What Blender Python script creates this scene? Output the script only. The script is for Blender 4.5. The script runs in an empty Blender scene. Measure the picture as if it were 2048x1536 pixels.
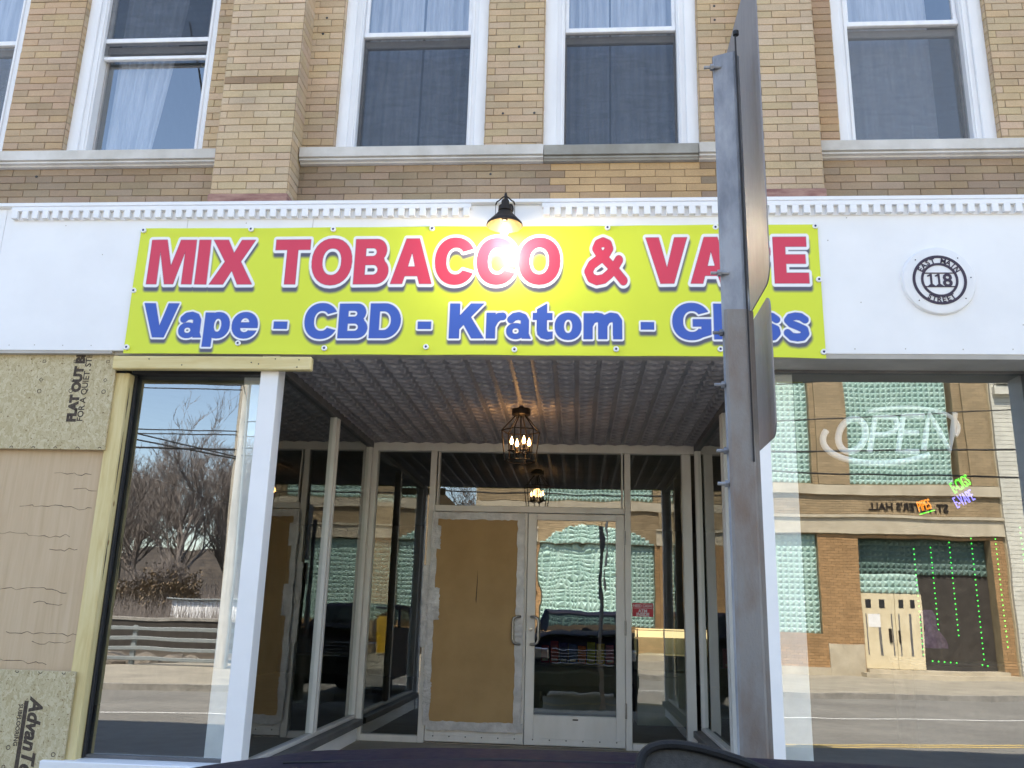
import bpy, bmesh, math, random
import numpy as np
from mathutils import Vector, Matrix, Euler, noise

random.seed(7)
SC = bpy.context.scene
COL = SC.collection
PI = math.pi
R = math.radians

# ---------------------------------------------------------------- materials
def newmat(name):
    m = bpy.data.materials.new(name); m.use_nodes = True
    nt = m.node_tree; nt.nodes.clear()
    out = nt.nodes.new('ShaderNodeOutputMaterial')
    return m, nt, out

def N(nt, t, **kw):
    n = nt.nodes.new(t)
    for k, v in kw.items():
        setattr(n, k, v)
    return n

def pbsdf(nt, col=(.5, .5, .5), rough=.6, metal=0., spec=.5):
    b = N(nt, 'ShaderNodeBsdfPrincipled')
    if col is not None: b.inputs['Base Color'].default_value = (*col, 1)
    b.inputs['Roughness'].default_value = rough
    b.inputs['Metallic'].default_value = metal
    b.inputs['Specular IOR Level'].default_value = spec
    return b

def ramp(nt, stops):
    r = N(nt, 'ShaderNodeValToRGB')
    e = r.color_ramp.elements
    while len(e) < len(stops): e.new(.5)
    for i, (p, c) in enumerate(stops):
        e[i].position = p; e[i].color = (*c, 1) if len(c) == 3 else c
    return r

def noisenode(nt, scale, detail=4, rough=.55, vec=None, dist=0):
    n = N(nt, 'ShaderNodeTexNoise')
    n.inputs['Scale'].default_value = scale; n.inputs['Detail'].default_value = detail
    n.inputs['Roughness'].default_value = rough; n.inputs['Distortion'].default_value = dist
    if vec is not None: nt.links.new(vec, n.inputs['Vector'])
    return n

def objcoord(nt, scale=(1, 1, 1)):
    tc = N(nt, 'ShaderNodeTexCoord'); mp = N(nt, 'ShaderNodeMapping')
    mp.inputs['Scale'].default_value = scale
    nt.links.new(tc.outputs['Object'], mp.inputs['Vector'])
    return mp.outputs['Vector']

def speckled(name, c1, c2, scale=6, rough=.7, metal=0., bump=.0, bscale=60, stretch=(1, 1, 1), lo=.35, hi=.65, spec=.4, detail=5, bdist=.004):
    """paint, stone, metal: two tones of noise, fine bump"""
    m, nt, out = newmat(name)
    v = objcoord(nt, stretch)
    n = noisenode(nt, scale, detail, .6, v)
    r = ramp(nt, [(lo, c1), (hi, c2)])
    nt.links.new(n.outputs['Fac'], r.inputs['Fac'])
    b = pbsdf(nt, None, rough, metal, spec)
    nt.links.new(r.outputs['Color'], b.inputs['Base Color'])
    n2 = noisenode(nt, bscale, 4, .6, v)
    mr = N(nt, 'ShaderNodeMapRange'); mr.inputs[3].default_value = max(0, rough-.12); mr.inputs[4].default_value = min(1, rough+.12)
    nt.links.new(n2.outputs['Fac'], mr.inputs[0]); nt.links.new(mr.outputs[0], b.inputs['Roughness'])
    if bump > 0:
        bp = N(nt, 'ShaderNodeBump'); bp.inputs['Strength'].default_value = bump; bp.inputs['Distance'].default_value = bdist
        nt.links.new(n2.outputs['Fac'], bp.inputs['Height']); nt.links.new(bp.outputs['Normal'], b.inputs['Normal'])
    nt.links.new(b.outputs[0], out.inputs[0])
    return m

def plain(name, c, rough=.6, metal=0., spec=.4):
    v = .06
    return speckled(name, tuple(x*(1-v) for x in c), tuple(min(1, x*(1+v)) for x in c), 9, rough, metal, 0, 40, spec=spec)

def attrmat(name, rough=.85, bump=.25, bscale=140, spec=.3, dirt=.0, dscale=1.2, bdist=.003):
    """colour per brick / per print cell from the mesh's own colour attribute"""
    m, nt, out = newmat(name)
    a = N(nt, 'ShaderNodeAttribute'); a.attribute_name = 'tone'
    b = pbsdf(nt, None, rough, 0, spec)
    v = objcoord(nt)
    n = noisenode(nt, bscale, 5, .65, v)
    src = a.outputs['Color']
    if dirt > 0:
        d = noisenode(nt, dscale, 6, .65, v)
        rr = ramp(nt, [(.35, (1-dirt,)*3), (.65, (1.06,)*3)])
        nt.links.new(d.outputs['Fac'], rr.inputs['Fac'])
        mx = N(nt, 'ShaderNodeMix', data_type='RGBA', blend_type='MULTIPLY'); mx.inputs[0].default_value = 1
        nt.links.new(src, mx.inputs[6]); nt.links.new(rr.outputs['Color'], mx.inputs[7]); src = mx.outputs[2]
        r2 = ramp(nt, [(.3, (.86,)*3), (.7, (1.1,)*3)])
        nt.links.new(n.outputs['Fac'], r2.inputs['Fac'])
        m2 = N(nt, 'ShaderNodeMix', data_type='RGBA', blend_type='MULTIPLY'); m2.inputs[0].default_value = 1
        nt.links.new(src, m2.inputs[6]); nt.links.new(r2.outputs['Color'], m2.inputs[7]); src = m2.outputs[2]
    nt.links.new(src, b.inputs['Base Color'])
    if bump > 0:
        bp = N(nt, 'ShaderNodeBump'); bp.inputs['Strength'].default_value = bump; bp.inputs['Distance'].default_value = bdist
        nt.links.new(n.outputs['Fac'], bp.inputs['Height']); nt.links.new(bp.outputs['Normal'], b.inputs['Normal'])
    nt.links.new(b.outputs[0], out.inputs[0])
    return m

def glass(name, refl=.25, tint=(.8, .84, .83), wob=.0, wscale=2., stretch=(1, 1, 1), rcol=(.95, .98, .98), wdist=.02, rough=0., mx_=.9):
    """window glass: mirror reflection over a tinted see-through pane, with the waviness of real panes"""
    m, nt, out = newmat(name)
    t = N(nt, 'ShaderNodeBsdfTransparent'); t.inputs[0].default_value = (*tint, 1)
    g = N(nt, 'ShaderNodeBsdfGlossy'); g.inputs['Roughness'].default_value = rough; g.inputs['Color'].default_value = (*rcol, 1)
    lw = N(nt, 'ShaderNodeLayerWeight'); lw.inputs[0].default_value = .5
    pw = N(nt, 'ShaderNodeMath', operation='POWER'); pw.inputs[1].default_value = 4; nt.links.new(lw.outputs['Facing'], pw.inputs[0])
    mr = N(nt, 'ShaderNodeMapRange'); mr.inputs[3].default_value = refl; mr.inputs[4].default_value = mx_
    nt.links.new(pw.outputs[0], mr.inputs[0])
    mx = N(nt, 'ShaderNodeMixShader')
    nt.links.new(mr.outputs[0], mx.inputs[0]); nt.links.new(t.outputs[0], mx.inputs[1]); nt.links.new(g.outputs[0], mx.inputs[2])
    if wob > 0:
        v = objcoord(nt, stretch)
        n = noisenode(nt, wscale, 2, .5, v)
        bp = N(nt, 'ShaderNodeBump'); bp.inputs['Strength'].default_value = wob; bp.inputs['Distance'].default_value = wdist
        nt.links.new(n.outputs['Fac'], bp.inputs['Height']); nt.links.new(bp.outputs['Normal'], g.inputs['Normal'])
    nt.links.new(mx.outputs[0], out.inputs[0])
    return m

def emit(name, c, s):
    m, nt, out = newmat(name)
    e = N(nt, 'ShaderNodeEmission'); e.inputs[0].default_value = (*c, 1); e.inputs[1].default_value = s
    nt.links.new(e.outputs[0], out.inputs[0])
    return m

def woodmat(name, c1, c2, c3, scale=3., stretch=(12, 12, 1), rough=.75, knots=True):
    m, nt, out = newmat(name)
    v = objcoord(nt, stretch)
    n = noisenode(nt, scale, 6, .6, v, .6)
    r = ramp(nt, [(.3, c1), (.5, c2), (.75, c3)])
    nt.links.new(n.outputs['Fac'], r.inputs['Fac'])
    src = r.outputs['Color']
    if knots:
        v2 = objcoord(nt, tuple(max(1.2, s/4) for s in stretch))
        vo = N(nt, 'ShaderNodeTexVoronoi'); vo.inputs['Scale'].default_value = 3.3
        nt.links.new(v2, vo.inputs['Vector'])
        rr = ramp(nt, [(.0, (.25, .12, .06)), (.05, (.45, .28, .15)), (.09, (1, 1, 1))])
        nt.links.new(vo.outputs['Distance'], rr.inputs['Fac'])
        mx = N(nt, 'ShaderNodeMix', data_type='RGBA', blend_type='MULTIPLY'); mx.inputs[0].default_value = .9
        nt.links.new(src, mx.inputs[6]); nt.links.new(rr.outputs['Color'], mx.inputs[7]); src = mx.outputs[2]
    b = pbsdf(nt, None, rough, 0, .25)
    nt.links.new(src, b.inputs['Base Color'])
    bp = N(nt, 'ShaderNodeBump'); bp.inputs['Strength'].default_value = .25; bp.inputs['Distance'].default_value = .003
    nt.links.new(n.outputs['Fac'], bp.inputs['Height']); nt.links.new(bp.outputs['Normal'], b.inputs['Normal'])
    nt.links.new(b.outputs[0], out.inputs[0])
    return m

def osbmat(name):
    m, nt, out = newmat(name)
    v = objcoord(nt, (1, 1, 1))
    nz = noisenode(nt, 14, 2, .5, v)
    mx0 = N(nt, 'ShaderNodeMix', data_type='RGBA', blend_type='LINEAR_LIGHT'); mx0.inputs[0].default_value = .05
    nt.links.new(v, mx0.inputs[6]); nt.links.new(nz.outputs['Color'], mx0.inputs[7])
    vo = N(nt, 'ShaderNodeTexVoronoi'); vo.inputs['Scale'].default_value = 44
    mp = N(nt, 'ShaderNodeMapping'); mp.inputs['Scale'].default_value = (1.7, 1, .8); mp.inputs['Rotation'].default_value = (0, .7, 0)
    nt.links.new(mx0.outputs[2], mp.inputs['Vector']); nt.links.new(mp.outputs['Vector'], vo.inputs['Vector'])
    sep = N(nt, 'ShaderNodeSeparateColor'); nt.links.new(vo.outputs['Color'], sep.inputs[0])
    r = ramp(nt, [(.05, (.48, .395, .235)), (.45, (.55, .465, .295)), (.95, (.61, .53, .355))])
    nt.links.new(sep.outputs[0], r.inputs['Fac'])
    vd = N(nt, 'ShaderNodeTexVoronoi'); vd.feature = 'DISTANCE_TO_EDGE'; vd.inputs['Scale'].default_value = 44
    nt.links.new(mp.outputs['Vector'], vd.inputs['Vector'])
    rd = ramp(nt, [(.0, (.74, .68, .58)), (.04, (1, 1, 1))])
    nt.links.new(vd.outputs['Distance'], rd.inputs['Fac'])
    fl = noisenode(nt, 62, 2, .5, v)
    rf = ramp(nt, [(.0, (1, 1, 1)), (.63, (1, 1, 1)), (.69, (.42, .34, .25))])
    nt.links.new(fl.outputs['Fac'], rf.inputs['Fac'])
    a = N(nt, 'ShaderNodeMix', data_type='RGBA', blend_type='MULTIPLY'); a.inputs[0].default_value = 1
    nt.links.new(r.outputs['Color'], a.inputs[6]); nt.links.new(rd.outputs['Color'], a.inputs[7])
    c = N(nt, 'ShaderNodeMix', data_type='RGBA', blend_type='MULTIPLY'); c.inputs[0].default_value = 1
    nt.links.new(a.outputs[2], c.inputs[6]); nt.links.new(rf.outputs['Color'], c.inputs[7])
    b = pbsdf(nt, None, .8, 0, .2)
    nt.links.new(c.outputs[2], b.inputs['Base Color'])
    bp = N(nt, 'ShaderNodeBump'); bp.inputs['Strength'].default_value = .6; bp.inputs['Distance'].default_value = .004
    nt.links.new(sep.outputs[1], bp.inputs['Height']); nt.links.new(bp.outputs['Normal'], b.inputs['Normal'])
    nt.links.new(b.outputs[0], out.inputs[0])
    return m

M = {}
M['hole2'] = plain('screw_heads', (.06, .06, .06), .5, .5)
M['brick'] = attrmat('buff_brick', .88, .5, 160, .2, dirt=.20, dscale=1.1, bdist=.004)
M['mortar'] = speckled('brick_mortar', (.13, .095, .065), (.36, .26, .165), 7, .95, bump=.3, bscale=200)
M['stone'] = speckled('limestone', (.52, .49, .44), (.70, .67, .63), 3, .85, bump=.2, bscale=70)
M['greystone'] = speckled('grey_cement', (.26, .245, .21), (.36, .345, .31), 4, .9, bump=.25, bscale=70)
M['redstone'] = speckled('sandstone', (.22, .10, .09), (.46, .28, .22), 6, .9, bump=.3, bscale=60, stretch=(1, 1, 4))
M['white'] = speckled('white_paint', (.83, .83, .84), (.88, .88, .89), 2.2, .45, bump=.05, bscale=60)
M['trim'] = speckled('old_white_paint', (.76, .76, .775), (.87, .87, .88), 3., .5, bump=.12, bscale=50, stretch=(1, 1, .3))
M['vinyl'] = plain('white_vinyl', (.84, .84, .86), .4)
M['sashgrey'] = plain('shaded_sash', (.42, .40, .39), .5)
M['soffit'] = speckled('beige_soffit', (.40, .37, .33), (.50, .47, .43), 3, .6)
M['alu'] = speckled('aluminium_frame', (.66, .64, .60), (.76, .74, .71), 4, .42, .1, bump=.06, bscale=90, stretch=(1, 1, .3))
M['darkalu'] = speckled('dark_frame', (.095, .095, .10), (.14, .14, .145), 4, .5)
M['black'] = plain('black_rubber', (.02, .02, .022), .6)
M['bronze'] = plain('dark_bronze', (.035, .027, .022), .45, .6)
M['brass'] = plain('shade_inside', (.07, .045, .018), .4, .5)
M['steel'] = speckled('brushed_steel', (.30, .29, .27), (.42, .40, .38), 5, .32, .9)
M['pane'] = glass('shop_glass', .27, (.95, .97, .95), .09, 1.1, wdist=.010)
M['upane'] = glass('sash_glass', .28, (.84, .85, .86), .12, 1.6, wdist=.012)
M['ripple'] = glass('rippled_glass', .30, (.75, .78, .75), .13, 1.9, (1.6, 1, 1), wdist=.010)
M['sidepane'] = glass('recess_glass', .18, (.75, .78, .75), .07, 1.3, (1, 1, 1.5), wdist=.010)
M['sheer'] = speckled('sheer_curtain', (.46, .47, .50), (.62, .63, .66), 6, .9, stretch=(6, 6, .5))
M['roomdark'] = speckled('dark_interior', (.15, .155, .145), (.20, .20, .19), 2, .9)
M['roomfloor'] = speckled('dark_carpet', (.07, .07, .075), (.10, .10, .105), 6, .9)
M['wallwhite'] = plain('drywall', (.84, .86, .86), .8)
M['osb'] = osbmat('oriented_strand_board')
M['ink'] = speckled('board_ink', (.045, .032, .025), (.10, .075, .055), 60, .8)
M['inkpale'] = speckled('faint_ink', (.14, .10, .07), (.25, .19, .13), 60, .8)
M['ply'] = woodmat('plywood_face', (.53, .385, .245), (.58, .43, .28), (.625, .475, .325), 3.0, (9, 1, .55), .8, False)
M['lumber'] = woodmat('spruce_lumber', (.62, .475, .22), (.70, .57, .29), (.76, .64, .37), 2.5, (10, 10, 1), .7, True)
M['lumber_h'] = woodmat('spruce_lumber_flat', (.62, .475, .22), (.70, .57, .29), (.76, .64, .37), 2.5, (1, 10, 10), .7, True)
M['card'] = speckled('brown_cardboard', (.40, .255, .115), (.46, .30, .14), 3, .85, bump=.15, bscale=120)
M['duct'] = speckled('duct_tape', (.40, .40, .41), (.58, .58, .59), 8, .4, .3, bump=.7, bscale=35, bdist=.006)
M['vinylprint'] = attrmat('banner_print', .42, .05, 300, .35)
M['grom'] = plain('grommet_white', (.85, .86, .88), .4)
M['hole'] = plain('grommet_hole', (.03, .03, .12), .5)
M['gsteel'] = speckled('galvanised_post', (.18, .195, .23), (.35, .365, .40), 17, .55, .2, bump=.45, bscale=120, stretch=(1, 1, .4))
M['rust'] = speckled('weathered_rust', (.20, .125, .085), (.275, .262, .255), 3.2, .75, .2, bump=.4, bscale=130, stretch=(2, 2, .8), lo=.34, hi=.58)
M['signback'] = speckled('sign_back', (.235, .23, .245), (.29, .28, .29), 3, .42, .25, stretch=(1, 1, .3))
M['navy'] = speckled('navy_car_paint', (.001, .002, .017), (.0015, .003, .022), 30, .55, .0, spec=.10)
M['carblack'] = speckled('black_plastic', (.010, .010, .011), (.016, .016, .016), 60, .75, bump=.3, bscale=400)
M['mirgrey'] = speckled('mirror_face', (.045, .043, .040), (.065, .062, .057), 120, .75, bump=.3, bscale=500)
M['carglass'] = glass('car_glass', .03, (.12, .14, .14), mx_=.2)
M['chrome'] = plain('chrome', (.6, .6, .6), .12, 1.)
M['lampglass'] = plain('headlamp_lens', (.5, .5, .5), .08, .6)
M['tyre'] = plain('tyre_rubber', (.02, .02, .02), .9)
M['clearbulb'] = glass('bulb_glass', .10, (.95, .93, .9))
M['asphalt'] = speckled('asphalt', (.17, .162, .148), (.225, .215, .195), .7, .9, bump=.4, bscale=220)
M['concrete'] = speckled('pavement', (.26, .235, .19), (.37, .335, .27), 1.3, .9, bump=.3, bscale=160)
M['kerb'] = speckled('granite_kerb', (.20, .19, .17), (.34, .32, .29), 5, .85, bump=.3)
M['linew'] = speckled('road_white', (.55, .55, .53), (.72, .72, .70), 12, .8)
M['liney'] = speckled('road_yellow', (.52, .36, .10), (.66, .50, .20), 12, .8)
M['earth'] = speckled('brown_earth', (.055, .045, .032), (.12, .09, .06), .35, .95, bump=.6, bscale=9, bdist=.1)
M['woodfloor'] = speckled('leaf_litter', (.035, .028, .022), (.085, .066, .048), 1.2, .95, bump=.6, bscale=9, bdist=.1)
M['rock'] = speckled('river_rock', (.14, .12, .10), (.30, .26, .21), 1.3, .95, bump=.6, bscale=8, bdist=.1)
M['bark'] = speckled('grey_bark', (.13, .11, .10), (.22, .19, .175), 8, .95)
M['oakleaf'] = speckled('dry_oak_leaves', (.17, .125, .08), (.27, .195, .12), 3, .9)
M['teal'] = speckled('teal_panel', (.33, .49, .44), (.41, .56, .51), 2.5, .45, bump=.05)
M['hallstone'] = speckled('buff_limestone', (.40, .345, .255), (.52, .46, .35), 2, .85, bump=.2)
M['palebrick'] = speckled('pale_painted_brick', (.50, .49, .43), (.62, .61, .54), 3, .85)
M['beigedoor'] = speckled('cream_door_paint', (.60, .51, .34), (.68, .59, .41), 3, .55)
M['railgalv'] = plain('galvanised_rail', (.25, .275, .28), .5, .3)
M['poleWood'] = speckled('weathered_pole', (.30, .27, .22), (.50, .46, .39), 3, .9, bump=.4, bscale=30, stretch=(6, 6, .4))
M['wire'] = plain('black_cable', (.02, .02, .022), .6)
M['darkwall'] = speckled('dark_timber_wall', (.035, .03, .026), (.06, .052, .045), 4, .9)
M['paper'] = plain('white_paper', (.75, .75, .75), .8)
M['redprint'] = plain('red_sticker', (.55, .035, .055), .45)
M['yellowpaint'] = plain('yellow_enamel', (.72, .42, .02), .4)
M['purple'] = speckled('purple_cloth', (.20, .08, .17), (.42, .24, .36), 22, .9)
M['neonoff'] = plain('unlit_neon_tube', (.9, .9, .92), .5)
M['hallmortar'] = speckled('hall_mortar', (.22, .17, .10), (.32, .26, .16), 5, .95)
M['hallbrickplain'] = speckled('hall_pier_brick', (.29, .215, .13), (.38, .285, .175), 9, .9, bump=.4, bscale=30, stretch=(1, 1, 4))
M['hallplain'] = M['hallbrickplain']
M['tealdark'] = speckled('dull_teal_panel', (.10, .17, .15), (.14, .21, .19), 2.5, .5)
M['shelf'] = plain('shelf_board', (.30, .34, .30), .6)

# ---------------------------------------------------------------- mesh builder
ORG = {}                         # world origin of each object built here

class MB:
    def __init__(s): s.v = []; s.f = []; s.c = []
    def add(s, vs, fs, col=None):
        b = len(s.v); s.v += [tuple(p) for p in vs]; s.f += [tuple(i+b for i in f) for f in fs]
        s.c += [col or (1, 1, 1)]*len(vs)
    def box(s, x0, x1, y0, y1, z0, z1, col=None):
        s.add([(x0, y0, z0), (x1, y0, z0), (x1, y1, z0), (x0, y1, z0), (x0, y0, z1), (x1, y0, z1), (x1, y1, z1), (x0, y1, z1)],
              [(0, 3, 2, 1), (4, 5, 6, 7), (0, 1, 5, 4), (1, 2, 6, 5), (2, 3, 7, 6), (3, 0, 4, 7)], col)
        return s
    def bbox(s, x0, x1, y0, y1, z0, z1, b=.004, col=None):
        """box with chamfered edges"""
        b = min(b, (x1-x0)*.4, (y1-y0)*.4, (z1-z0)*.4)
        bm = bmesh.new(); bmesh.ops.create_cube(bm, size=1)
        for v in bm.verts:
            v.co = Vector(((x0+x1)/2+v.co.x*(x1-x0), (y0+y1)/2+v.co.y*(y1-y0), (z0+z1)/2+v.co.z*(z1-z0)))
        bmesh.ops.bevel(bm, geom=bm.edges[:], offset=b, segments=1, affect='EDGES')
        s.frombm(bm, None, col); return s
    def frombm(s, bm, mat=None, col=None):
        bm.verts.ensure_lookup_table(); bm.verts.index_update()
        vs = [tuple((mat @ v.co) if mat else v.co) for v in bm.verts]
        s.add(vs, [[v.index for v in f.verts] for f in bm.faces], col); bm.free()
    def quad(s, a, b, c, d, col=None): s.add([a, b, c, d], [(0, 1, 2, 3)], col); return s
    def prism(s, pts, axis, a0, a1, col=None):
        """pts: 2D outline (CCW); extruded along axis from a0 to a1. axis 'y': pts are (x,z); 'x': (y,z); 'z': (x,y)"""
        n = len(pts)
        def P(p, a): return (p[0], a, p[1]) if axis == 'y' else ((a, p[0], p[1]) if axis == 'x' else (p[0], p[1], a))
        vs = [P(p, a0) for p in pts]+[P(p, a1) for p in pts]
        fs = [tuple(range(n)), tuple(range(2*n-1, n-1, -1))]+[(i, i+n, (i+1) % n+n, (i+1) % n) for i in range(n)]
        s.add(vs, fs, col); return s
    def tube(s, pts, r, n=8, closed=False, col=None, caps=True):
        pts = [Vector(p) for p in pts]; m = len(pts)
        rs = r if isinstance(r, (list, tuple)) else [r]*m
        vs = []; up = None
        for i in range(m):
            if closed: t = pts[(i+1) % m]-pts[i-1]
            else: t = pts[min(i+1, m-1)]-pts[max(i-1, 0)]
            if t.length < 1e-9: t = Vector((0, 0, 1))
            t.normalize()
            if up is None: up = Vector((0, 0, 1)) if abs(t.z) < .9 else Vector((1, 0, 0))
            a = up-t*up.dot(t)
            if a.length < 1e-6: a = t.orthogonal()
            a.normalize(); up = a; b = t.cross(a)
            for k in range(n):
                an = 2*PI*k/n
                vs.append(pts[i]+a*(math.cos(an)*rs[i])+b*(math.sin(an)*rs[i]))
        fs = []
        for i in range(m if closed else m-1):
            j = (i+1) % m
            for k in range(n):
                fs.append((i*n+k, i*n+(k+1) % n, j*n+(k+1) % n, j*n+k))
        if not closed and caps: fs += [tuple(range(n-1, -1, -1)), tuple((m-1)*n+k for k in range(n))]
        s.add(vs, fs, col); return s
    def lathe(s, prof, c=(0, 0, 0), n=24, axis='z', col=None):
        """prof: (radius, height) pairs"""
        vs = []; fs = []
        for r, h in prof:
            for k in range(n):
                a = 2*PI*k/n; x, y = math.cos(a)*r, math.sin(a)*r
                vs.append((c[0]+x, c[1]+y, c[2]+h) if axis == 'z' else ((c[0]+x, c[1]-h, c[2]+y) if axis == 'y' else (c[0]+h, c[1]+x, c[2]+y)))
        for i in range(len(prof)-1):
            for k in range(n):
                fs.append((i*n+k, i*n+(k+1) % n, (i+1)*n+(k+1) % n, (i+1)*n+k))
        s.add(vs, fs, col); return s
    def ball(s, c, r, n=8, sz=1., col=None):
        prof = [(max(1e-4, r*math.sin(PI*i/n)), -r*sz*math.cos(PI*i/n)) for i in range(n+1)]
        return s.lathe(prof, c, n+2, col=col)
    def text(s, body, mat, size=.1, off=0., ext=.0005, align='CENTER', shear=0., sx=1.):
        vs, fs = text_mesh(body, size, off, ext, align, shear)
        s.add([tuple(mat @ Vector((v[0]*sx, v[1], v[2]))) for v in vs], fs); return s
    def build(s, name, mat, parent=None, smooth=False, attr=False, org=None):
        me = bpy.data.meshes.new(name)
        if org is None: org = ORG.get(parent.name) if parent else (0, 0, 0)
        ox, oy, oz = org
        me.from_pydata([(v[0]-ox, v[1]-oy, v[2]-oz) for v in s.v], [], s.f)
        me.materials.append(mat)
        if attr:
            ca = me.color_attributes.new('tone', 'FLOAT_COLOR', 'POINT')
            ca.data.foreach_set('color', np.array([(*c, 1) for c in s.c], dtype=np.float32).ravel())
        bm = bmesh.new(); bm.from_mesh(me); bmesh.ops.recalc_face_normals(bm, faces=bm.faces[:]); bm.to_mesh(me); bm.free()
        if smooth:
            for p in me.polygons: p.use_smooth = True
            if smooth != 'all':
                try: me.set_sharp_from_angle(angle=R(40))
                except Exception: pass
        o = bpy.data.objects.new(name, me); COL.objects.link(o)
        if parent: o.parent = parent
        else: o.location = org
        ORG[o.name] = org
        return o

_tc = {}
def text_mesh(body, size, off, ext, align, shear):
    k = (body, size, off, ext, align, shear)
    if k in _tc: return _tc[k]
    cu = bpy.data.curves.new('lettering', 'FONT'); cu.body = body; cu.size = size; cu.offset = off; cu.extrude = ext
    cu.align_x = align; cu.align_y = 'BOTTOM_BASELINE'; cu.shear = shear; cu.resolution_u = 3
    o = bpy.data.objects.new('lettering', cu); COL.objects.link(o)
    dg = bpy.context.evaluated_depsgraph_get(); dg.update()
    me = bpy.data.meshes.new_from_object(o.evaluated_get(dg))
    r = ([tuple(v.co) for v in me.vertices], [tuple(p.vertices) for p in me.polygons])
    bpy.data.objects.remove(o); bpy.data.curves.remove(cu); bpy.data.meshes.remove(me)
    _tc[k] = r
    return r

def facing(x, y, z, rot=0., back=False):
    """frame for lettering on a wall: looks towards -Y (or +Y when back)"""
    b = Matrix(((-1, 0, 0), (0, 0, 1), (0, 1, 0))).to_4x4() if back else Matrix(((1, 0, 0), (0, 0, -1), (0, 1, 0))).to_4x4()
    return Matrix.Translation((x, y, z)) @ b @ Matrix.Rotation(rot, 4, 'Z')

def thing(name, label, cat, loc=(0, 0, 0), group=None):
    o = bpy.data.objects.new(name, None); COL.objects.link(o); o.location = loc
    o.empty_display_size = .1
    o['label'] = label; o['category'] = cat
    if group: o['group'] = group
    ORG[o.name] = loc
    return o

def tag(o, label, cat, group=None):
    o['label'] = label; o['category'] = cat
    if group: o['group'] = group
    return o

def struct(o): o['kind'] = 'structure'; return o

def dup(root, loc, label):
    r = root.copy(); COL.objects.link(r); r.location = loc; r['label'] = label
    for ch in list(root.children):
        c = ch.copy(); COL.objects.link(c); c.parent = r
        for g in ch.children:
            d = g.copy(); COL.objects.link(d); d.parent = c
    return r

# ---------------------------------------------------------------- brickwork
def grid_minus(a0, a1, b0, b1, holes):
    """rectangles that tile [a0,a1]x[b0,b1] outside the holes (a0,a1,b0,b1)"""
    xs = sorted({a0, a1} | {min(max(h[i], a0), a1) for h in holes for i in (0, 1)})
    zs = sorted({b0, b1} | {min(max(h[i], b0), b1) for h in holes for i in (2, 3)})
    out = []
    for i in range(len(xs)-1):
        for j in range(len(zs)-1):
            cx, cz = (xs[i]+xs[i+1])/2, (zs[j]+zs[j+1])/2
            if not any(h[0] < cx < h[1] and h[2] < cz < h[3] for h in holes): out.append((xs[i], xs[i+1], zs[j], zs[j+1]))
    return out

def bricks(mb, f, u0, u1, v0, v1, holes=(), L=.212, C=.0565, J=.0038, tone=None, seed=0, dep=.006, u_off=0., vbase=None):
    """real bricks with chamfered edges: f(u, v, d) maps wall coordinates to space, d > 0 out of the wall"""
    rnd = random.Random(seed)
    vb = v0 if vbase is None else vbase
    k = int(math.floor((v0-vb)/C+1e-6)); z = vb+k*C
    while z < v1-.012:
        za, zb = max(z, v0)+J/2, min(z+C, v1)-J/2
        zc = (za+zb)/2
        iv = [(u0, u1)]
        for h in holes:
            if h[2] < zc < h[3]:
                nv = []
                for a, b in iv:
                    if h[1] <= a or h[0] >= b: nv.append((a, b)); continue
                    if h[0] > a: nv.append((a, h[0]))
                    if h[1] < b: nv.append((h[1], b))
                iv = nv
        for a, b in iv:
            st = u_off+(L/2 if k % 2 else 0)
            x = st+math.floor((a-st)/L)*L
            edges = [a]
            while x < b-1e-6:
                if a+.03 < x < b-.03: edges.append(x+rnd.uniform(-.004, .004))
                x += L
            edges.append(b)
            for xa, xb in zip(edges[:-1], edges[1:]):
                p, q = xa+J/2, xb-J/2
                if q-p < .012 or zb-za < .01: continue
                d = dep+rnd.uniform(-.0016, .0016); ch = .0022
                w = [rnd.uniform(-.0012, .0012) for _ in range(4)]
                c = tone(rnd, (xa+xb)/2, zc)
                vs = [f(p, za, 0), f(q, za, 0), f(q, zb, 0), f(p, zb, 0),
                      f(p, za+w[0], d-ch), f(q, za+w[1], d-ch), f(q, zb+w[2], d-ch), f(p, zb+w[3], d-ch),
                      f(p+ch, za+ch+w[0], d), f(q-ch, za+ch+w[1], d), f(q-ch, zb-ch+w[2], d), f(p+ch, zb-ch+w[3], d)]
                mb.add(vs, [(0, 1, 5, 4), (1, 2, 6, 5), (2, 3, 7, 6), (3, 0, 4, 7), (4, 5, 9, 8), (5, 6, 10, 9), (6, 7, 11, 10), (7, 4, 8, 11), (8, 9, 10, 11)], c)
        z += C; k += 1

def smooth01(a, b, x):
    t = min(1, max(0, (x-a)/(b-a))); return t*t*(3-2*t)

# ================================================================ THE SHOP BUILDING
WY = .24        # main brick face
PY = .04        # pilaster face
shop = thing('brick_storefront', 'buff brick storefront with white fascia, upper sash windows and a recessed glazed entrance', 'building', (0, 0, .2))

OPEN = [(-5.55, -4.362, 4.83, 7.4), (-3.893, -2.80, 4.83, 7.4), (-1.813, -.692, 4.83, 7.4), (-.274, .857, 4.83, 7.4), (1.822, 2.917, 4.83, 7.4), (4.2, 5.3, 4.83, 7.4)]

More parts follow.
